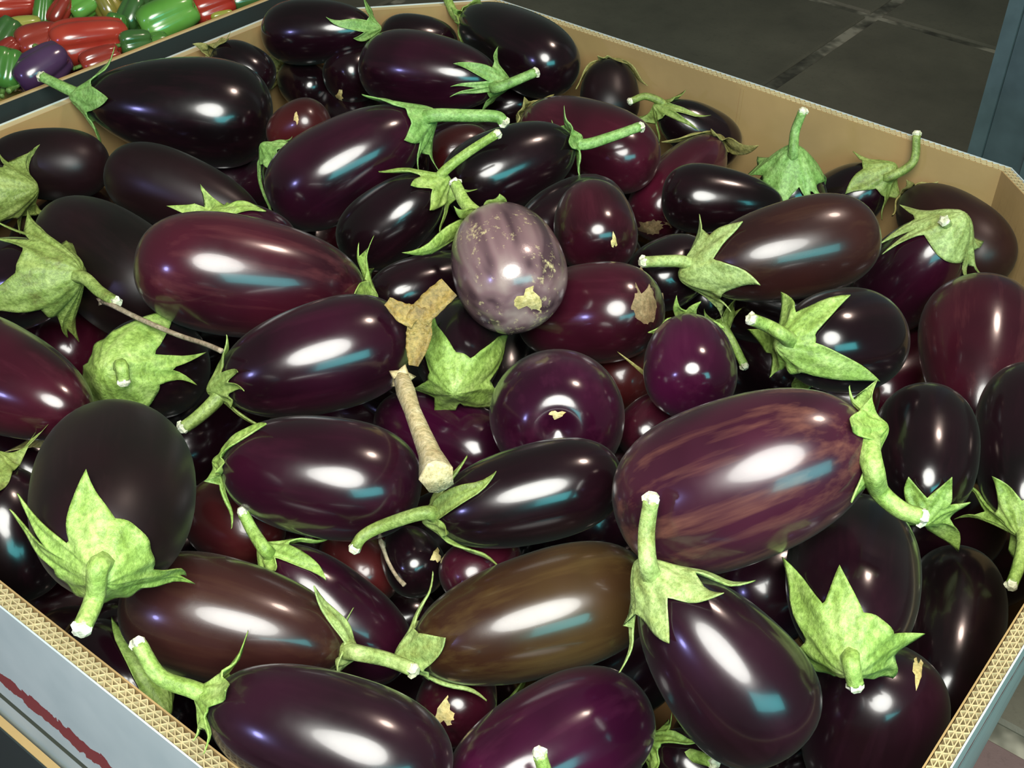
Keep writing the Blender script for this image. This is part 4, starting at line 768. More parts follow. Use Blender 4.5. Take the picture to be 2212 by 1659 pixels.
('F21', 'shaded eggplant in the gap between the lower left brown one and the round dull one', 'purpledark', 'lime', (-0.3358, 0.6934, 0.6043), (0.02913, 0.62459, -0.33149, 0.70651), 0.0948, 0.0534, 0.12, 3.93, 0.0254, [], [], None),
('F22', 'shaded eggplant in the gap between the plump left one and the slim one', 'wine', 'lime', (-0.2086, 0.8819, 0.6038), (0.56779, -0.48232, -0.49121, -0.45134), 0.0838, 0.0552, 0.12, 0.9, 0.0262, [], [], None),
('F23', 'shaded eggplant in the gap between the pale-calyxed brown one and the star-calyxed right one', 'black', 'lime', (0.2825, 1.1224, 0.7328), (0.19814, -0.54305, 0.45288, -0.67878), 0.0832, 0.0489, 0.12, 2.78, 0.0232, [], [], None),
('F24', 'shaded eggplant in the gap between the cyan-streaked one and the star-calyxed back one', 'black', 'lime', (-0.2391, 1.6014, 0.6886), (0.61385, -0.27906, -0.49463, -0.54831), 0.0756, 0.0501, 0.12, 4.94, 0.0238, [], [], None),
('F25', 'shaded eggplant in the gap between the lower left brown one and the plump left one', 'purpledark', 'lime', (-0.2851, 0.7949, 0.6701), (0.51471, -0.70279, -0.07804, -0.48485), 0.0796, 0.0503, 0.12, 5.62, 0.0239, [], [], None),
('F26', 'shaded eggplant in the gap between the cyan-streaked one and the small long-stemmed one', 'wine', 'lime', (-0.2405, 1.3079, 0.6842), (0.59819, -0.62246, -0.21314, -0.45747), 0.0901, 0.0528, 0.12, 4.77, 0.0251, [], [], None),
('F27', 'shaded eggplant in the gap between the central star-calyxed one and the slim one', 'black', 'lime', (-0.0583, 0.8112, 0.6643), (0.70618, 0.42709, -0.56356, -0.0362), 0.09, 0.0522, 0.12, 0.22, 0.0248, [], [], None),
('F28', 'shaded eggplant in the gap between the two-pointed-calyx one and the round right one', 'black', 'lime', (0.3925, 0.8799, 0.6343), (0.69679, 0.34454, -0.61749, -0.12038), 0.0934, 0.0507, 0.12, 2.26, 0.0241, [], [], None)]
PEP_MORE=[
((-1.4962, 2.1236, 0.7837), (0.8273, 0.5538, -0.0522, -0.078), 4, False),
((-1.5357, 1.9482, 0.7635), (0.6638, 0.6122, 0.2912, 0.3158), 0, False),
((-1.4817, 2.0232, 0.7615), (0.1877, 0.2423, 0.7525, 0.5829), 2, False),
((-1.3807, 2.1542, 0.7642), (0.8236, 0.5582, 0.0565, 0.0833), 1, False),
((-1.3331, 2.224, 0.7685), (0.1968, 0.2075, 0.6952, 0.6595), 0, False),
((-1.2882, 2.3047, 0.774), (0.6033, 0.5439, 0.3905, 0.4332), 4, False),
((-1.2271, 2.3744, 0.7638), (0.3629, 0.2773, 0.5401, 0.7069), 3, False),
((-1.1723, 2.4233, 0.7554), (0.5654, 0.4764, -0.4338, -0.5149), 2, False),
((-1.1112, 2.5019, 0.7578), (0.5559, 0.6089, -0.4179, -0.3815), 3, False),
((-1.52, 1.8311, 0.76), (0.3799, 0.5356, 0.6151, 0.4364), 0, False),
((-1.4104, 1.985, 0.7773), (0.4116, 0.3293, -0.5309, -0.6636), 2, False),
((-1.3119, 2.1054, 0.7795), (0.2636, 0.2337, -0.621, -0.7002), 3, False),
((-1.2663, 2.1952, 0.7705), (0.6465, 0.5023, 0.3523, 0.4535), 1, False),
((-1.1624, 2.3175, 0.7595), (0.0025, 0.0016, 0.5529, 0.8332), 4, False),
((-1.0167, 2.5229, 0.7822), (0.0411, 0.0354, -0.6517, -0.7565), 0, False),
((-1.5163, 1.7397, 0.7715), (0.726, 0.5301, 0.2584, 0.3539), 3, False),
((-1.4245, 1.8595, 0.768), (0.8094, 0.5628, 0.0958, 0.1378), 0, False),
((-1.3017, 1.9947, 0.7841), (0.6875, 0.7131, -0.0988, -0.0953), 2, False),
((-1.2259, 2.1348, 0.7802), (0.5695, 0.8165, -0.0779, -0.0544), 1, False),
((-1.1596, 2.2179, 0.7656), (0.81, 0.5553, 0.1066, 0.1554), 0, False),
((-1.1004, 2.2728, 0.7811), (0.0563, 0.0472, -0.6404, -0.7645), 3, False),
((-1.0552, 2.3528, 0.7774), (0.3871, 0.3976, -0.5961, -0.5803), 0, False),
((-0.9904, 2.4151, 0.7771), (0.5141, 0.724, 0.375, 0.2663), 4, False),
((-0.9361, 2.4879, 0.7804), (0.4597, 0.3611, -0.5013, -0.638), 1, False),
((-1.4702, 1.6803, 0.7617), (0.4608, 0.3159, 0.4689, 0.6841), 1, False),
((-1.3986, 1.7487, 0.7833), (0.5296, 0.6012, -0.4491, -0.3956), 2, False),
((-1.3552, 1.8128, 0.7777), (0.5673, 0.7356, 0.2932, 0.2261), 3, False),
((-1.2872, 1.8821, 0.783), (0.1633, 0.2083, -0.7589, -0.595), 0, False),
((-1.1824, 2.0258, 0.7688), (0.0438, 0.0643, 0.8243, 0.5608), 2, False),
((-1.0978, 2.1715, 0.7801), (0.1266, 0.1231, -0.6863, -0.7056), 2, False),
((-0.9856, 2.3081, 0.7778), (0.6672, 0.7293, -0.1119, -0.1024), 1, False),
((-1.3804, 1.6401, 0.7804), (0.4429, 0.5076, -0.5568, -0.4859), 2, False),
((-1.3308, 1.6956, 0.7797), (0.1725, 0.2096, 0.7431, 0.6117), 2, False),
((-1.2885, 1.7638, 0.766), (0.2473, 0.197, -0.5911, -0.7421), 3, False),
((-1.1905, 1.9154, 0.7677), (0.7684, 0.6116, 0.1172, 0.1472), 1, False),
((-1.079, 2.0517, 0.7772), (0.7607, 0.6486, 0.017, 0.0199), 1, False),
((-1.0287, 2.11, 0.7615), (0.7834, 0.6209, -0.0168, -0.0212), 4, False),
((-0.9837, 2.1882, 0.7629), (0.554, 0.3991, -0.427, -0.5928), 0, False),
((-0.929, 2.258, 0.7725), (0.2255, 0.2587, -0.708, -0.6172), 3, False),
((-0.8361, 2.3903, 0.7691), (0.7535, 0.6281, 0.1242, 0.149), 2, False),
((-1.1755, 1.7898, 0.7564), (0.5623, 0.485, -0.4375, -0.5072), 4, False),
((-1.1123, 1.8632, 0.7735), (0.6743, 0.7227, -0.1109, -0.1035), 4, False),
((-1.074, 1.9267, 0.7741), (0.3521, 0.3392, -0.6052, -0.6283), 4, False),
((-1.0157, 1.9964, 0.7689), (0.767, 0.6295, -0.0789, -0.0961), 4, False),
((-0.9611, 2.0557, 0.7691), (0.691, 0.5476, -0.2931, -0.3698), 4, False),
((-0.9197, 2.1473, 0.7592), (0.5835, 0.39, -0.3958, -0.5923), 2, False),
((-0.8483, 2.2075, 0.7617), (0.392, 0.5468, 0.6013, 0.431), 4, False),
((-0.7938, 2.2772, 0.7684), (0.791, 0.6117, -0.008, -0.0104), 3, False),
((-0.7715, 2.3517, 0.778), (0.2965, 0.2995, -0.6445, -0.638), 2, False),
((-1.2622, 1.5376, 0.7644), (0.3162, 0.3259, 0.6394, 0.6205), 0, False),
((-1.2181, 1.6034, 0.7568), (0.618, 0.5572, 0.3714, 0.4119), 4, False),
((-1.1592, 1.6769, 0.7728), (0.6121, 0.7375, -0.2195, -0.1822), 2, False),
((-1.0115, 1.8779, 0.7792), (0.311, 0.3923, 0.6784, 0.5377), 4, False),
((-0.8619, 2.1027, 0.7646), (0.0685, 0.0979, -0.8136, -0.5691), 3, False),
((-0.7397, 2.219, 0.7594), (0.3601, 0.4233, 0.6332, 0.5387), 1, False),
((-0.6926, 2.3049, 0.7697), (0.6316, 0.7666, 0.0894, 0.0736), 2, False),
((-1.203, 1.4869, 0.7653), (0.3607, 0.5176, -0.6365, -0.4436), 1, False),
((-1.1522, 1.5713, 0.7589), (0.3895, 0.5234, -0.608, -0.4524), 3, False),
((-1.097, 1.6343, 0.7711), (0.2487, 0.1736, 0.5454, 0.7814), 0, False),
((-1.0386, 1.6894, 0.771), (0.1322, 0.1696, 0.7703, 0.6004), 4, False),
((-0.9897, 1.77, 0.768), (0.7319, 0.6347, -0.1625, -0.1874), 3, False),
((-0.9402, 1.848, 0.76), (0.175, 0.1272, -0.574, -0.7898), 2, False),
((-0.8903, 1.9044, 0.7698), (0.0998, 0.0869, -0.6509, -0.7475), 1, False),
((-0.8459, 1.9772, 0.7714), (0.5656, 0.7483, -0.2764, -0.209), 2, False),
((-0.8102, 2.0404, 0.7675), (0.6448, 0.5088, -0.3534, -0.4478), 4, False),
((-0.7324, 2.1041, 0.7577), (0.4431, 0.4388, 0.5501, 0.5555), 2, False),
((-0.6211, 2.2557, 0.7566), (0.3332, 0.4739, 0.6667, 0.4688), 0, False),
((-1.0927, 1.523, 0.7715), (0.6553, 0.6884, -0.2252, -0.2144), 1, False),
((-1.0429, 1.5857, 0.7781), (0.6394, 0.5241, 0.3567, 0.4351), 2, False),
((-0.8843, 1.7784, 0.7751), (0.6383, 0.504, -0.3606, -0.4567), 1, False),
((-0.8325, 1.8619, 0.7829), (0.1629, 0.1766, 0.7134, 0.6582), 2, False),
((-0.7741, 1.9187, 0.7657), (0.6494, 0.7014, -0.2155, -0.1995), 2, False),
((-0.7308, 1.9988, 0.7607), (0.4622, 0.4771, 0.5368, 0.5202), 4, False),
((-0.6412, 2.129, 0.7683), (0.1871, 0.2213, 0.7308, 0.618), 2, False),
((-1.0607, 1.3974, 0.7711), (0.7198, 0.6681, -0.1283, -0.1382), 3, False),
((-0.9153, 1.6008, 0.7759), (0.0537, 0.0549, -0.7124, -0.6976), 0, False),
((-0.8792, 1.6675, 0.7694), (0.5992, 0.5129, -0.3997, -0.467), 1, False),
((-0.7703, 1.8233, 0.7243), (0.2548, 0.2727, 0.6779, 0.6333), 1, True),
((-0.6631, 1.9318, 0.7018), (0.5486, 0.8122, 0.1644, 0.111), 1, True),
((-0.6145, 2.0237, 0.7826), (0.0693, 0.0584, 0.6422, 0.7612), 4, False),
((-0.5549, 2.0942, 0.7741), (0.8195, 0.5687, -0.0401, -0.0578), 2, False),
((-0.9789, 1.4225, 0.78), (0.5714, 0.7518, 0.262, 0.1992), 2, False),
((-0.9152, 1.4965, 0.7623), (0.7763, 0.5667, 0.1628, 0.223), 1, False),
((-0.8113, 1.6309, 0.7848), (0.059, 0.0409, 0.5688, 0.8193), 1, False),
((-0.7524, 1.6917, 0.7086), (0.1842, 0.2513, 0.7664, 0.5618), 2, True),
((-0.7105, 1.765, 0.7096), (0.7524, 0.5856, 0.1852, 0.238), 0, True),
((-0.6641, 1.843, 0.705), (0.5704, 0.3863, 0.4064, 0.6002), 4, True),
((-0.6127, 1.8984, 0.7813), (0.3741, 0.3507, 0.5871, 0.6263), 1, False),
((-0.5387, 1.9721, 0.7674), (0.5138, 0.7625, -0.326, -0.2197), 0, False),
((-0.4689, 2.1053, 0.7617), (0.3615, 0.3052, -0.5684, -0.6731), 4, False),
((-0.9566, 1.3141, 0.774), (0.7589, 0.6508, -0.014, -0.0163), 0, False),
((-0.8595, 1.4494, 0.7573), (0.266, 0.1786, 0.5281, 0.7864), 2, False),
((-0.7955, 1.5236, 0.7803), (0.6996, 0.4861, -0.2989, -0.4301), 2, False),
((-0.6426, 1.7258, 0.7243), (0.7518, 0.6574, -0.0339, -0.0388), 3, True),
((-0.5889, 1.7786, 0.725), (0.2649, 0.2007, -0.5695, -0.7518), 4, True),
((-0.5467, 1.8465, 0.72), (0.1858, 0.2219, 0.7339, 0.6145), 3, True),
((-0.4827, 1.9206, 0.7079), (0.4841, 0.6818, 0.4471, 0.3175), 3, True),
((-0.4344, 1.979, 0.7834), (0.1895, 0.234, 0.7411, 0.6001), 3, False),
((-0.7896, 1.3864, 0.7817), (0.0406, 0.0406, 0.7055, 0.7064), 0, False),
((-0.7492, 1.4673, 0.7808), (0.787, 0.6097, 0.0577, 0.0744), 3, False),
((-0.6754, 1.5328, 0.7122), (0.5034, 0.5607, 0.4892, 0.4392), 4, True),
((-0.6322, 1.5979, 0.7023), (0.3955, 0.4833, 0.6045, 0.4946), 4, True),
((-0.5724, 1.6708, 0.7042), (0.4245, 0.5276, -0.5733, -0.4613), 4, True),
((-0.5268, 1.7355, 0.7198), (0.4876, 0.3547, -0.4693, -0.6451), 0, True),
((-0.9144, 2.0755, 0.6858), (0.589, 0.4858, -0.4109, -0.4982), 4, True),
((-0.8569, 2.0286, 0.6977), (0.6647, 0.469, -0.3352, -0.4752), 1, True),
((-0.8531, 1.9119, 0.6858), (0.6298, 0.7045, -0.2439, -0.218), 4, True),
((-0.7815, 1.9951, 0.706), (0.5371, 0.7215, 0.3506, 0.261), 3, True),
((-0.6645, 2.0125, 0.6957), (0.1383, 0.159, -0.7376, -0.6416), 3, True),
((-0.5522, 2.0153, 0.7062), (0.22, 0.2671, -0.7242, -0.5965), 1, True),
((-0.5579, 1.9205, 0.7124), (0.3919, 0.4332, 0.6019, 0.5445), 4, True),
((-0.426, 2.0522, 0.6877), (0.4012, 0.5946, 0.5776, 0.3897), 1, True),
((-0.4398, 1.8159, 0.7103), (0.0945, 0.0975, -0.7115, -0.6895), 0, True)]
BURIED=[
((-0.5329, 1.2822, 0.6915), (0.125, 0.1126, 0.66, 0.7322), 1.043, 3, True),
((-0.5533, 1.1724, 0.6214), (0.2769, 0.2474, -0.6187, -0.6924), 0.964, 0, True),
((-0.4692, 1.2432, 0.5703), (0.7506, 0.6393, -0.1082, -0.127), 1.035, 0, True),
((-0.3791, 1.3445, 0.5164), (0.6362, 0.759, -0.1061, -0.089), 1.103, 2, True),
((-0.318, 1.4846, 0.578), (0.2692, 0.3413, 0.7072, 0.5577), 1.037, 2, True),
((-0.546, 0.9624, 0.637), (0.6439, 0.6735, 0.2624, 0.2509), 1.05, 3, True),
((-0.4507, 1.0935, 0.5716), (0.4366, 0.3752, 0.5329, 0.6201), 1.015, 0, True),
((-0.4088, 1.2041, 0.7207), (0.0548, 0.052, -0.6861, -0.7236), 1.018, 1, True),
((-0.3373, 1.3102, 0.6472), (0.02, 0.0189, 0.6869, 0.7262), 0.945, 3, True),
((-0.2245, 1.3719, 0.6001), (0.6771, 0.6706, 0.2133, 0.2153), 0.977, 1, True),
((-0.1833, 1.5087, 0.5026), (0.3675, 0.4153, 0.6232, 0.5515), 1.103, 0, True),
((-0.0654, 1.5913, 0.5865), (0.1637, 0.1447, -0.6463, -0.7312), 1.079, 3, True),
((-0.4527, 0.9323, 0.562), (0.5976, 0.5656, 0.3906, 0.4128), 0.923, 1, True),
((-0.3305, 1.1243, 0.5428), (0.7665, 0.6419, -0.0123, -0.0147), 1.105, 2, True),
((-0.2531, 1.2331, 0.59), (0.3893, 0.4852, 0.6107, 0.49), 0.95, 3, True),
((-0.1599, 1.3441, 0.5091), (0.5421, 0.4532, -0.4539, -0.5429), 1.095, 0, True),
((-0.0715, 1.4501, 0.7264), (0.3709, 0.3148, 0.5654, 0.666), 0.912, 3, True),
((0.0103, 1.5193, 0.6723), (0.6024, 0.5775, -0.3813, -0.3977), 0.902, 3, True),
((-0.2938, 0.9646, 0.5222), (0.5237, 0.6317, 0.4401, 0.3648), 0.935, 1, True),
((-0.2287, 1.0335, 0.738), (0.0402, 0.0442, -0.7379, -0.6722), 0.975, 2, True),
((-0.1494, 1.1799, 0.6338), (0.1448, 0.1483, 0.6999, 0.6835), 1.093, 0, True),
((-0.0817, 1.2599, 0.5441), (0.2695, 0.311, 0.6888, 0.5968), 1.047, 2, True),
((0.0693, 1.4641, 0.6045), (0.0759, 0.0614, 0.6257, 0.774), 0.978, 1, True),
((-0.1601, 1.0147, 0.554), (0.6327, 0.7686, 0.073, 0.0601), 1.024, 3, True),
((0.0003, 1.1843, 0.6324), (0.3282, 0.2824, -0.5879, -0.6833), 1.037, 2, True),
((0.0888, 1.3195, 0.6257), (0.232, 0.2525, 0.6917, 0.6356), 0.999, 1, True),
((0.1433, 1.4284, 0.5491), (0.1161, 0.1167, 0.6995, 0.6954), 1.027, 2, True),
((-0.1915, 0.7674, 0.5188), (0.7574, 0.651, 0.0329, 0.0383), 0.952, 1, True),
((0.0061, 1.0558, 0.5858), (0.4418, 0.5478, 0.553, 0.446), 0.942, 0, True),
((0.0564, 1.1819, 0.7913), (0.7191, 0.5999, -0.2247, -0.2693), 0.972, 3, True),
((0.1791, 1.2685, 0.5245), (0.6442, 0.6474, 0.2887, 0.2873), 1.014, 0, True),
((0.2195, 1.3273, 0.6377), (0.2559, 0.2551, -0.6582, -0.6605), 0.947, 3, True),
((-0.064, 0.7713, 0.5345), (0.657, 0.6034, 0.3056, 0.3328), 0.911, 3, True),
((0.0147, 0.9219, 0.5298), (0.448, 0.3563, -0.5104, -0.6418), 0.926, 1, True),
((0.1652, 1.098, 0.5912), (0.6913, 0.6579, -0.206, -0.2164), 1.077, 2, True),
((0.2928, 1.2712, 0.5659), (0.7378, 0.6537, 0.1118, 0.1262), 0.954, 2, True),
((-0.091, 0.6273, 0.5235), (0.2934, 0.3294, 0.6702, 0.5969), 0.953, 1, True),
((0.093, 0.8298, 0.7112), (0.236, 0.2689, 0.7019, 0.616), 0.994, 1, True),
((0.1516, 0.977, 0.6809), (0.617, 0.6077, 0.3508, 0.3562), 1.111, 3, True),
((0.2241, 1.0222, 0.527), (0.329, 0.33, -0.6266, -0.6247), 1.018, 1, True),
((0.3837, 1.2222, 0.5335), (0.5694, 0.6597, -0.3714, -0.3205), 0.926, 0, True),
((-0.0707, 0.5177, 0.6736), (0.7056, 0.6047, 0.2403, 0.2805), 1.072, 0, True),
((0.0374, 0.581, 0.615), (0.4472, 0.4529, 0.5488, 0.5419), 1.047, 3, True),
((0.0705, 0.6597, 0.5432), (0.3101, 0.3484, 0.6608, 0.5881), 0.916, 3, True),
((0.1741, 0.7877, 0.5767), (0.6939, 0.6169, 0.2468, 0.2776), 0.965, 2, True),
((0.2349, 0.9051, 0.6142), (0.6624, 0.7374, -0.0981, -0.0882), 0.933, 1, True),
((0.4786, 1.1897, 0.5295), (0.2527, 0.2022, 0.5912, 0.7387), 0.953, 3, True),
((0.0751, 0.5094, 0.5438), (0.6264, 0.75, -0.1631, -0.1362), 0.91, 0, False),
((0.1522, 0.6238, 0.5044), (0.0186, 0.0205, 0.7417, 0.6702), 0.958, 3, True),
((0.2343, 0.7167, 0.7491), (0.3272, 0.3401, 0.6354, 0.6112), 1.026, 1, True),
((0.348, 0.8292, 0.549), (0.7193, 0.5705, 0.2463, 0.3106), 0.911, 0, True),
((0.4606, 1.0087, 0.6291), (0.5992, 0.5122, -0.3998, -0.4677), 1.073, 1, True),
((-0.5814, 1.0746, 0.7612), (0.21, 0.2667, 0.7389, 0.5821), 1.073, 3, True),
((-0.5539, 1.0163, 0.5169), (0.4579, 0.5131, -0.5416, -0.4834), 0.973, 1, True),
((-0.1607, 1.3523, 0.7717), (0.1544, 0.1895, -0.7517, -0.6126), 0.933, 3, True),
((-0.0261, 1.4645, 0.5425), (0.6213, 0.5214, -0.376, -0.4481), 0.972, 0, True),
((-0.0596, 1.3083, 0.6216), (0.5841, 0.7234, 0.2864, 0.2312), 0.916, 0, True),
((0.1717, 1.4657, 0.6715), (0.5779, 0.5319, 0.4192, 0.4554), 0.986, 0, True),
((0.0885, 1.2243, 0.6988), (0.6831, 0.6684, -0.2059, -0.2104), 0.923, 0, True),
((0.1938, 1.1537, 0.5047), (0.6072, 0.5995, 0.3664, 0.3711), 0.976, 1, True),
((0.3391, 1.0372, 0.5811), (0.5085, 0.4819, -0.4909, -0.518), 0.941, 2, True),
((0.1785, 0.628, 0.6023), (0.7706, 0.6316, -0.0537, -0.0655), 0.914, 3, True),
((0.2695, 0.7659, 0.5175), (0.3334, 0.3318, -0.6225, -0.6255), 1.027, 1, True),
((0.4979, 1.0538, 0.5372), (0.6227, 0.6835, -0.2815, -0.2565), 0.982, 1, True),
((-0.4992, 1.1834, 0.5007), (0.6213, 0.567, -0.3645, -0.3995), 0.904, 0, True),
((-0.4473, 1.3255, 0.6439), (0.2078, 0.2145, -0.6854, -0.6641), 1.031, 2, True),
((-0.207, 1.5965, 0.5853), (0.6407, 0.741, 0.1522, 0.1316), 1.036, 2, True),
((-0.1695, 1.1606, 0.5219), (0.2572, 0.2626, -0.6644, -0.6507), 0.98, 2, True),
((0.0469, 1.1154, 0.521), (0.4756, 0.4196, -0.5115, -0.5797), 1.114, 2, True),
((0.2452, 1.4126, 0.5909), (0.6262, 0.7636, -0.1219, -0.1), 0.907, 2, True),
((0.4273, 1.3003, 0.6216), (0.3683, 0.3182, -0.5711, -0.6611), 1.096, 3, True)]
EXTRA={'sprig': [(-0.097, 0.6994, 0.7808), (-0.0916, 0.6868, 0.7766), (-0.0841, 0.6748, 0.7732), (-0.0769, 0.6655, 0.7732)], 'twig': [(-0.379, 0.958, 0.8223), (-0.3625, 0.9334, 0.836), (-0.3289, 0.9037, 0.8432), (-0.2886, 0.8735, 0.8498), (-0.2579, 0.8469, 0.861), (-0.2366, 0.8213, 0.8734)], 'drystem': [(-0.0917, 0.8304, 0.8438), (-0.0847, 0.7973, 0.8549), (-0.0765, 0.763, 0.8644), (-0.0664, 0.727, 0.8719), (-0.0575, 0.6929, 0.8816), (-0.0501, 0.659, 0.8917)], 'leaf': [(-0.1064, 0.8715, 0.8923), (-0.0922, 0.8661, 0.8845), (-0.0794, 0.8639, 0.8809), (-0.0683, 0.873, 0.8914), (-0.0545, 0.8817, 0.9015), (-0.0787, 0.8582, 0.8708), (-0.0806, 0.8502, 0.8598), (-0.0825, 0.8422, 0.8487)]}
PEP=[
((-0.5809, 1.6046, 0.79), (0.66888, 0.51571, -0.47639, -0.24432), 0.0519, 0.0327, 'red', 'bright red bell pepper lying near the rim of the pepper bin'),
((-0.642, 1.5905, 0.79), (0.62259, 0.58092, -0.49272, -0.17928), 0.0295, 0.0258, 'darkred', 'dark red bell pepper left of the bright red one'),
((-0.6152, 1.512, 0.79), (0.5543, 0.64085, -0.5212, -0.10205), 0.0378, 0.029, 'purple', 'purple bell pepper at the rim of the pepper bin'),
((-0.6569, 1.506, 0.79), (0.30108, 0.77705, -0.54159, 0.11057), 0.0265, 0.0248, 'green', 'green bell pepper at the left edge beside the purple one'),
((-0.4924, 1.6807, 0.79), (0.57965, 0.58867, -0.53485, -0.17724), 0.0422, 0.0294, 'brightgreen', 'bright green bell pepper at the rim near the bin corner'),
((-0.7148, 1.7075, 0.79), (0.68545, 0.51566, -0.44747, -0.25304), 0.0356, 0.0194, 'red', 'red bell pepper in the top left corner of the photo'),
((-0.4414, 1.7312, 0.79), (0.59388, 0.56298, -0.53467, -0.21093), 0.0314, 0.0216, 'red', 'shrivelled red bell pepper at the top behind the bright green one'),
((-0.6775, 1.6396, 0.79), (0.66644, 0.53658, -0.4649, -0.22761), 0.0226, 0.0157, 'yellowgreen', 'yellow-green bell pepper above the dark red one'),
((-0.6692, 1.6982, 0.79), (0.25438, 0.78315, -0.55469, 0.11955), 0.0271, 0.0148, 'green', 'narrow green bell pepper standing at the top left'),
((-0.6456, 1.6969, 0.79), (0.40718, 0.72726, -0.55253, -0.0002), 0.0225, 0.0148, 'darkred', 'dull red bell pepper behind the bright red one'),
((-0.6176, 1.7159, 0.79), (0.56318, 0.62403, -0.52167, -0.14586), 0.0227, 0.0182, 'brightgreen', 'light green bell pepper at the top behind the bright red one'),
((-0.5867, 1.722, 0.79), (0.00652, -0.78837, 0.53649, -0.30102), 0.0215, 0.0195, 'olive', 'olive-yellow bell pepper at the top edge'),
((-0.5436, 1.6958, 0.79), (0.34113, 0.73919, -0.57863, 0.04918), 0.0257, 0.0212, 'darkgreen', 'dark green bell pepper left of the bright green one'),
((-0.5194, 1.6083, 0.7867), (0.65432, 0.51958, -0.49362, -0.24133), 0.0217, 0.0186, 'darkgreen', 'dark green bell pepper at the rim between the red and bright green ones'),
((-0.6916, 1.6121, 0.79), (0.4159, 0.73353, -0.53749, 0.00808), 0.0223, 0.0205, 'darkgreen', 'dark green bell pepper at the left edge in shadow'),
((-0.4014, 1.7669, 0.7853), (0.62989, 0.51414, -0.51747, -0.26669), 0.0266, 0.0186, 'darkgreen', 'dark green bell pepper at the top right end of the pepper bin'),
((-0.4267, 1.7189, 0.782), (0.61577, 0.53761, -0.52585, -0.23513), 0.0163, 0.0085, 'yellowgreen', 'small yellow-green bell pepper tucked under the shrivelled red one'),
((-0.5331, 1.7643, 0.79), (0.62186, 0.55127, -0.5067, -0.22944), 0.0298, 0.0199, 'darkgreen', 'dark green bell pepper cut off by the top edge'),
((-0.5526, 1.6376, 0.79), (0.28326, 0.76097, -0.57429, 0.10428), 0.0219, 0.0188, 'green', 'half-hidden green bell pepper behind the bright red one'),
((-0.5545, 1.5604, 0.7831), (0.61865, 0.56924, -0.50937, -0.18383), 0.0273, 0.0182, 'darkred', 'dark red bell pepper squeezed under the bright red one at the rim'),
((-0.5022, 1.6284, 0.7766), (0.60895, 0.56459, -0.52213, -0.19443), 0.022, 0.0157, 'green', 'small green bell pepper at the rim under the bright green one'),
((-0.6747, 1.5613, 0.79), (0.52824, 0.66773, -0.51841, -0.07969), 0.0182, 0.0151, 'darkred', 'dull red bell pepper at the left edge behind the purple one'),
((-0.4848, 1.7861, 0.79), (0.54806, 0.61014, -0.54874, -0.16199), 0.0301, 0.0201, 'green', 'green bell pepper behind the shrivelled red one')]


for rec in EGG:
    eggplant(rec)

# eggplants underneath and outside the picture, so that the heap is a heap from any side
BURIED_MESH = []
for q, (var, k) in enumerate((('black', .12), ('purpledark', .16), ('wine', .10), ('black', .18))):
    vs, fs = body_mesh(.078, .045, k, q * 1.3, 0.0, 32, 22)
    o = new_mesh_obj('body', vs, fs, SKIN[var])
    BURIED_MESH.append(o.data)
    bpy.data.objects.remove(o)
def buried(rec):
    loc, quat, sc, kind, inside = rec
    o = bpy.data.objects.new('eggplant', BURIED_MESH[kind])
    COL.objects.link(o)
    o.location = loc
    o.rotation_mode = 'QUATERNION'; o.rotation_quaternion = quat
    o.scale = (sc, sc, sc)
    if inside: tag(o, 'eggplant buried in the heap beneath the visible ones', 'eggplant', 'eggplants buried in the heap')
    else: tag(o, 'eggplant of the heap beyond the edge of the photo', 'eggplant', 'eggplants beyond the edge of the photo')
for rec in BURIED:
    buried(rec)

# ------------------------------------------------------------------ loose bits on the heap
def loose_tube(name, pts, radii, mat, label, cat):
    p = np.array(pts); c = p.mean(0)
    root = empty(name, c)
    path = spline(p - c, 30)
    rad = np.interp(np.linspace(0, 1, len(path)), np.linspace(0, 1, len(radii)), radii)
    vs, fs = tube(path, rad, 12, .1)
    new_mesh_obj('shaft', vs, fs, mat, root)
    d = path[0] - path[1]; d /= np.linalg.norm(d)
    vs, fs = tube(np.array([path[0] - d * .002, path[0] + d * .002, path[0] + d * .006]), [rad[0] * 1.1, rad[0] * 1.6, rad[0] * .9], 10, .25)
    new_mesh_obj('knob', vs, fs, mat, root)
    tag(root, label, cat)
loose_tube('twig', EXTRA['twig'], [.0030, .0024, .0022, .0021, .0022], TWIG, 'thin dry brown twig lying across the heap at the left', 'twig')
loose_tube('twig', EXTRA['sprig'], [.0016, .0014, .0014, .0018], TWIG, 'tiny dry sprig stuck upright in the central gap by the dull red eggplant', 'twig')
loose_tube('dry_stalk', EXTRA['drystem'], [.0062, .0074, .0062, .0070, .0080, .0120], DRYSTEM, 'thick pale tan dried stalk lying in the middle of the heap', 'stalk')

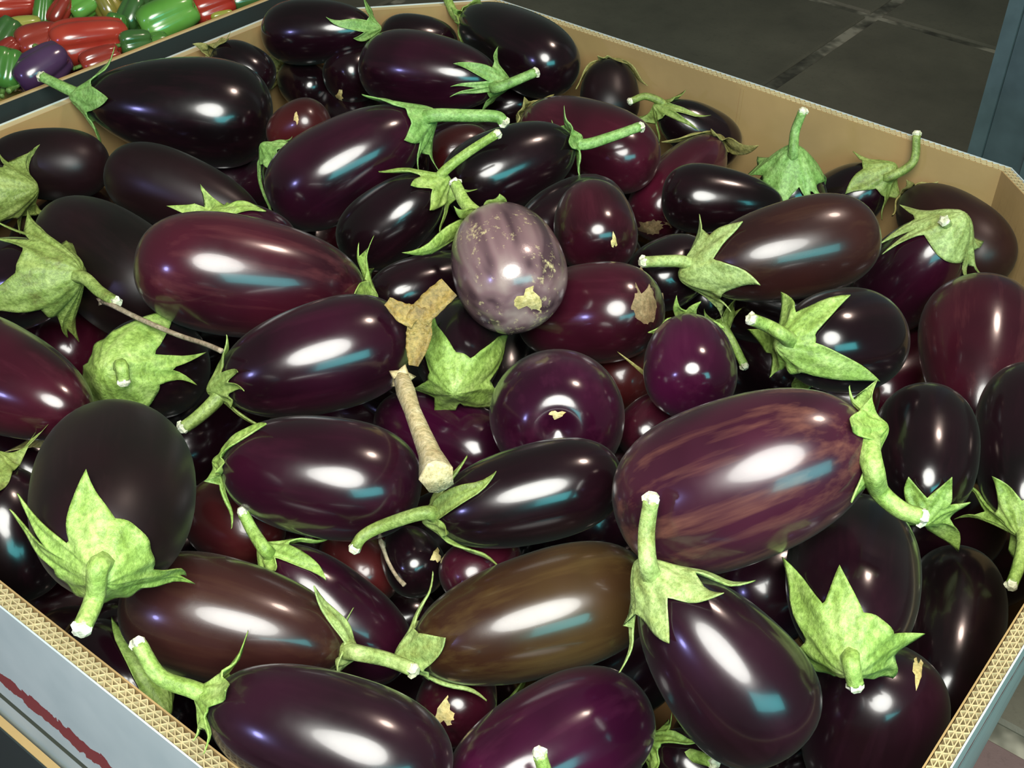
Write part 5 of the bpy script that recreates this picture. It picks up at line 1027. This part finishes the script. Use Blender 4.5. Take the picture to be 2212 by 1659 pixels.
def dried_leaf():
    p = [np.array(q) for q in EXTRA['leaf']]
    c = sum(p) / len(p)
    root = empty('dried_leaf', c)
    p = [q - c for q in p]
    view = np.array(CAM_LOC) - c; view /= np.linalg.norm(view)
    def blade(pts, w, nm):
        path = spline(pts, 18); n_ = len(path)
        T = np.gradient(path, axis=0); T /= np.linalg.norm(T, axis=1)[:, None]
        up = np.array([0, -.6, .8])
        vs, fs = [], []
        for th_ in (0, -.0012):
            for i in range(n_):
                x = np.cross(T[i], up); x /= np.linalg.norm(x); nrm = np.cross(x, T[i])
                ww = np.interp(i / (n_ - 1), np.linspace(0, 1, len(w)), w)
                for j in range(7):
                    f = j / 3 - 1
                    vs.append(path[i] + x * ww * f + nrm * (th_ + .003 * abs(f) + .0012 * math.sin(i * 1.7 + j * 2)))
        H = n_ * 7
        for i in range(n_ - 1):
            for j in range(6):
                q = i * 7 + j
                fs.append((q, q + 1, q + 8, q + 7)); fs.append((H + q, H + q + 7, H + q + 8, H + q + 1))
            fs.append((i * 7, i * 7 + 7, H + i * 7 + 7, H + i * 7)); fs.append((i * 7 + 6, H + i * 7 + 6, H + i * 7 + 13, i * 7 + 13))
        new_mesh_obj(nm, vs, fs, DRYLEAF, root)
    blade([p[0], p[1], p[2], p[5]], [.004, .009, .011, .008], 'blade')
    blade([p[4], p[3], p[2], p[5]], [.010, .011, .010, .008], 'blade')
    blade([p[2], p[5], p[6], p[7]], [.009, .011, .009, .004], 'blade')
    tag(root, 'crinkled yellow-brown dried leaf scrap stuck between eggplants near the striped one', 'leaf')
dried_leaf()

# ------------------------------------------------------------------ peppers
PSTEM = leafy('pepper_stem_green', (.12, .24, .05), (.07, .15, .03), (.2, .32, .09))
def pepper(rec, idx):
    loc, quat, a, b, col, lab = rec
    root = empty('bell_pepper', loc, quat)
    rnd = random.Random(idx)
    ph = rnd.uniform(0, 6.28); nl = rnd.choice((3, 4, 4))
    nt, ns = 48, 26
    th = np.linspace(0, 2 * np.pi, nt, endpoint=False)
    vs, fs = [], []
    t = np.linspace(0, 1, ns)
    for q in t:                                    # from the stem dimple round to the blossom end
        if q < .12:
            f = q / .12; rr = .10 + .42 * f; zz = .72 + .22 * f
        else:
            f = (q - .12) / .88
            an = f * math.pi * .97
            rr = (.52 + .48 * math.sin(min(an * 1.35, math.pi / 2))) if f < .45 else (1 - .22 * ((f - .45) / .55)) * max(.0, 1 - ((f - .45) / .55) ** 5) ** .5
            zz = .94 * math.cos(an) if f < .9 else .94 * math.cos(an)
        lobe = 1 - .20 * (1 - np.abs(np.cos(th * nl / 2 + ph))) ** 1.6 - .05 * np.cos(th + ph)
        x = rr * b * lobe
        zv = np.full(nt, zz * a) - (.10 * a * np.abs(np.cos(th * nl / 2 + ph)) if q > .85 else 0)
        vs += list(zip(x * np.cos(th), x * np.sin(th), zv))
    for i in range(ns - 1):
        for j in range(nt):
            fs.append((i * nt + j, (i + 1) * nt + j, (i + 1) * nt + (j + 1) % nt, i * nt + (j + 1) % nt))
    fs.append(tuple(range(nt))); fs.append(tuple((ns - 1) * nt + j for j in range(nt - 1, -1, -1)))
    new_mesh_obj('body', vs, fs, PEPC[col], root)
    path = spline([(0, 0, a * .70), (0, 0, a * .95), (b * .15, 0, a * 1.2), (b * .38, 0, a * 1.35)])
    q = np.linspace(0, 1, len(path))
    rad = b * (.13 + .16 * np.exp(-(q / .12) ** 2))
    vs, fs = tube(path, rad, 12, .1)
    new_mesh_obj('stem', vs, fs, PSTEM, root)
    tag(root, lab, 'pepper', 'bell peppers in the dark bin')
    return root
for i, rec in enumerate(PEP):
    pepper(rec, i)
# the rest of the pepper bin: copies that share the meshes of five source peppers
src = [pepper(((0, 0, 0), (1, 0, 0, 0), .046, .037, c, 'x'), 40 + i) for i, c in enumerate(('darkgreen', 'green', 'darkred', 'red', 'olive'))]
for loc, quat, kind, inside in PEP_MORE:
    s_ = src[kind]
    r = s_.copy(); COL.objects.link(r)
    r.location = loc; r.rotation_quaternion = quat
    for ch in s_.children:
        c = ch.copy(); COL.objects.link(c); c.parent = r
    if inside: tag(r, 'bell pepper in the shade under the top peppers of the dark bin', 'pepper', 'shaded peppers under the top ones')
    else: tag(r, 'bell pepper in the dark bin beyond the edge of the photo', 'pepper', 'peppers beyond the edge of the photo')
for s_ in src:
    for ch in list(s_.children): bpy.data.objects.remove(ch)
    bpy.data.objects.remove(s_)
bpy.context.view_layer.update()
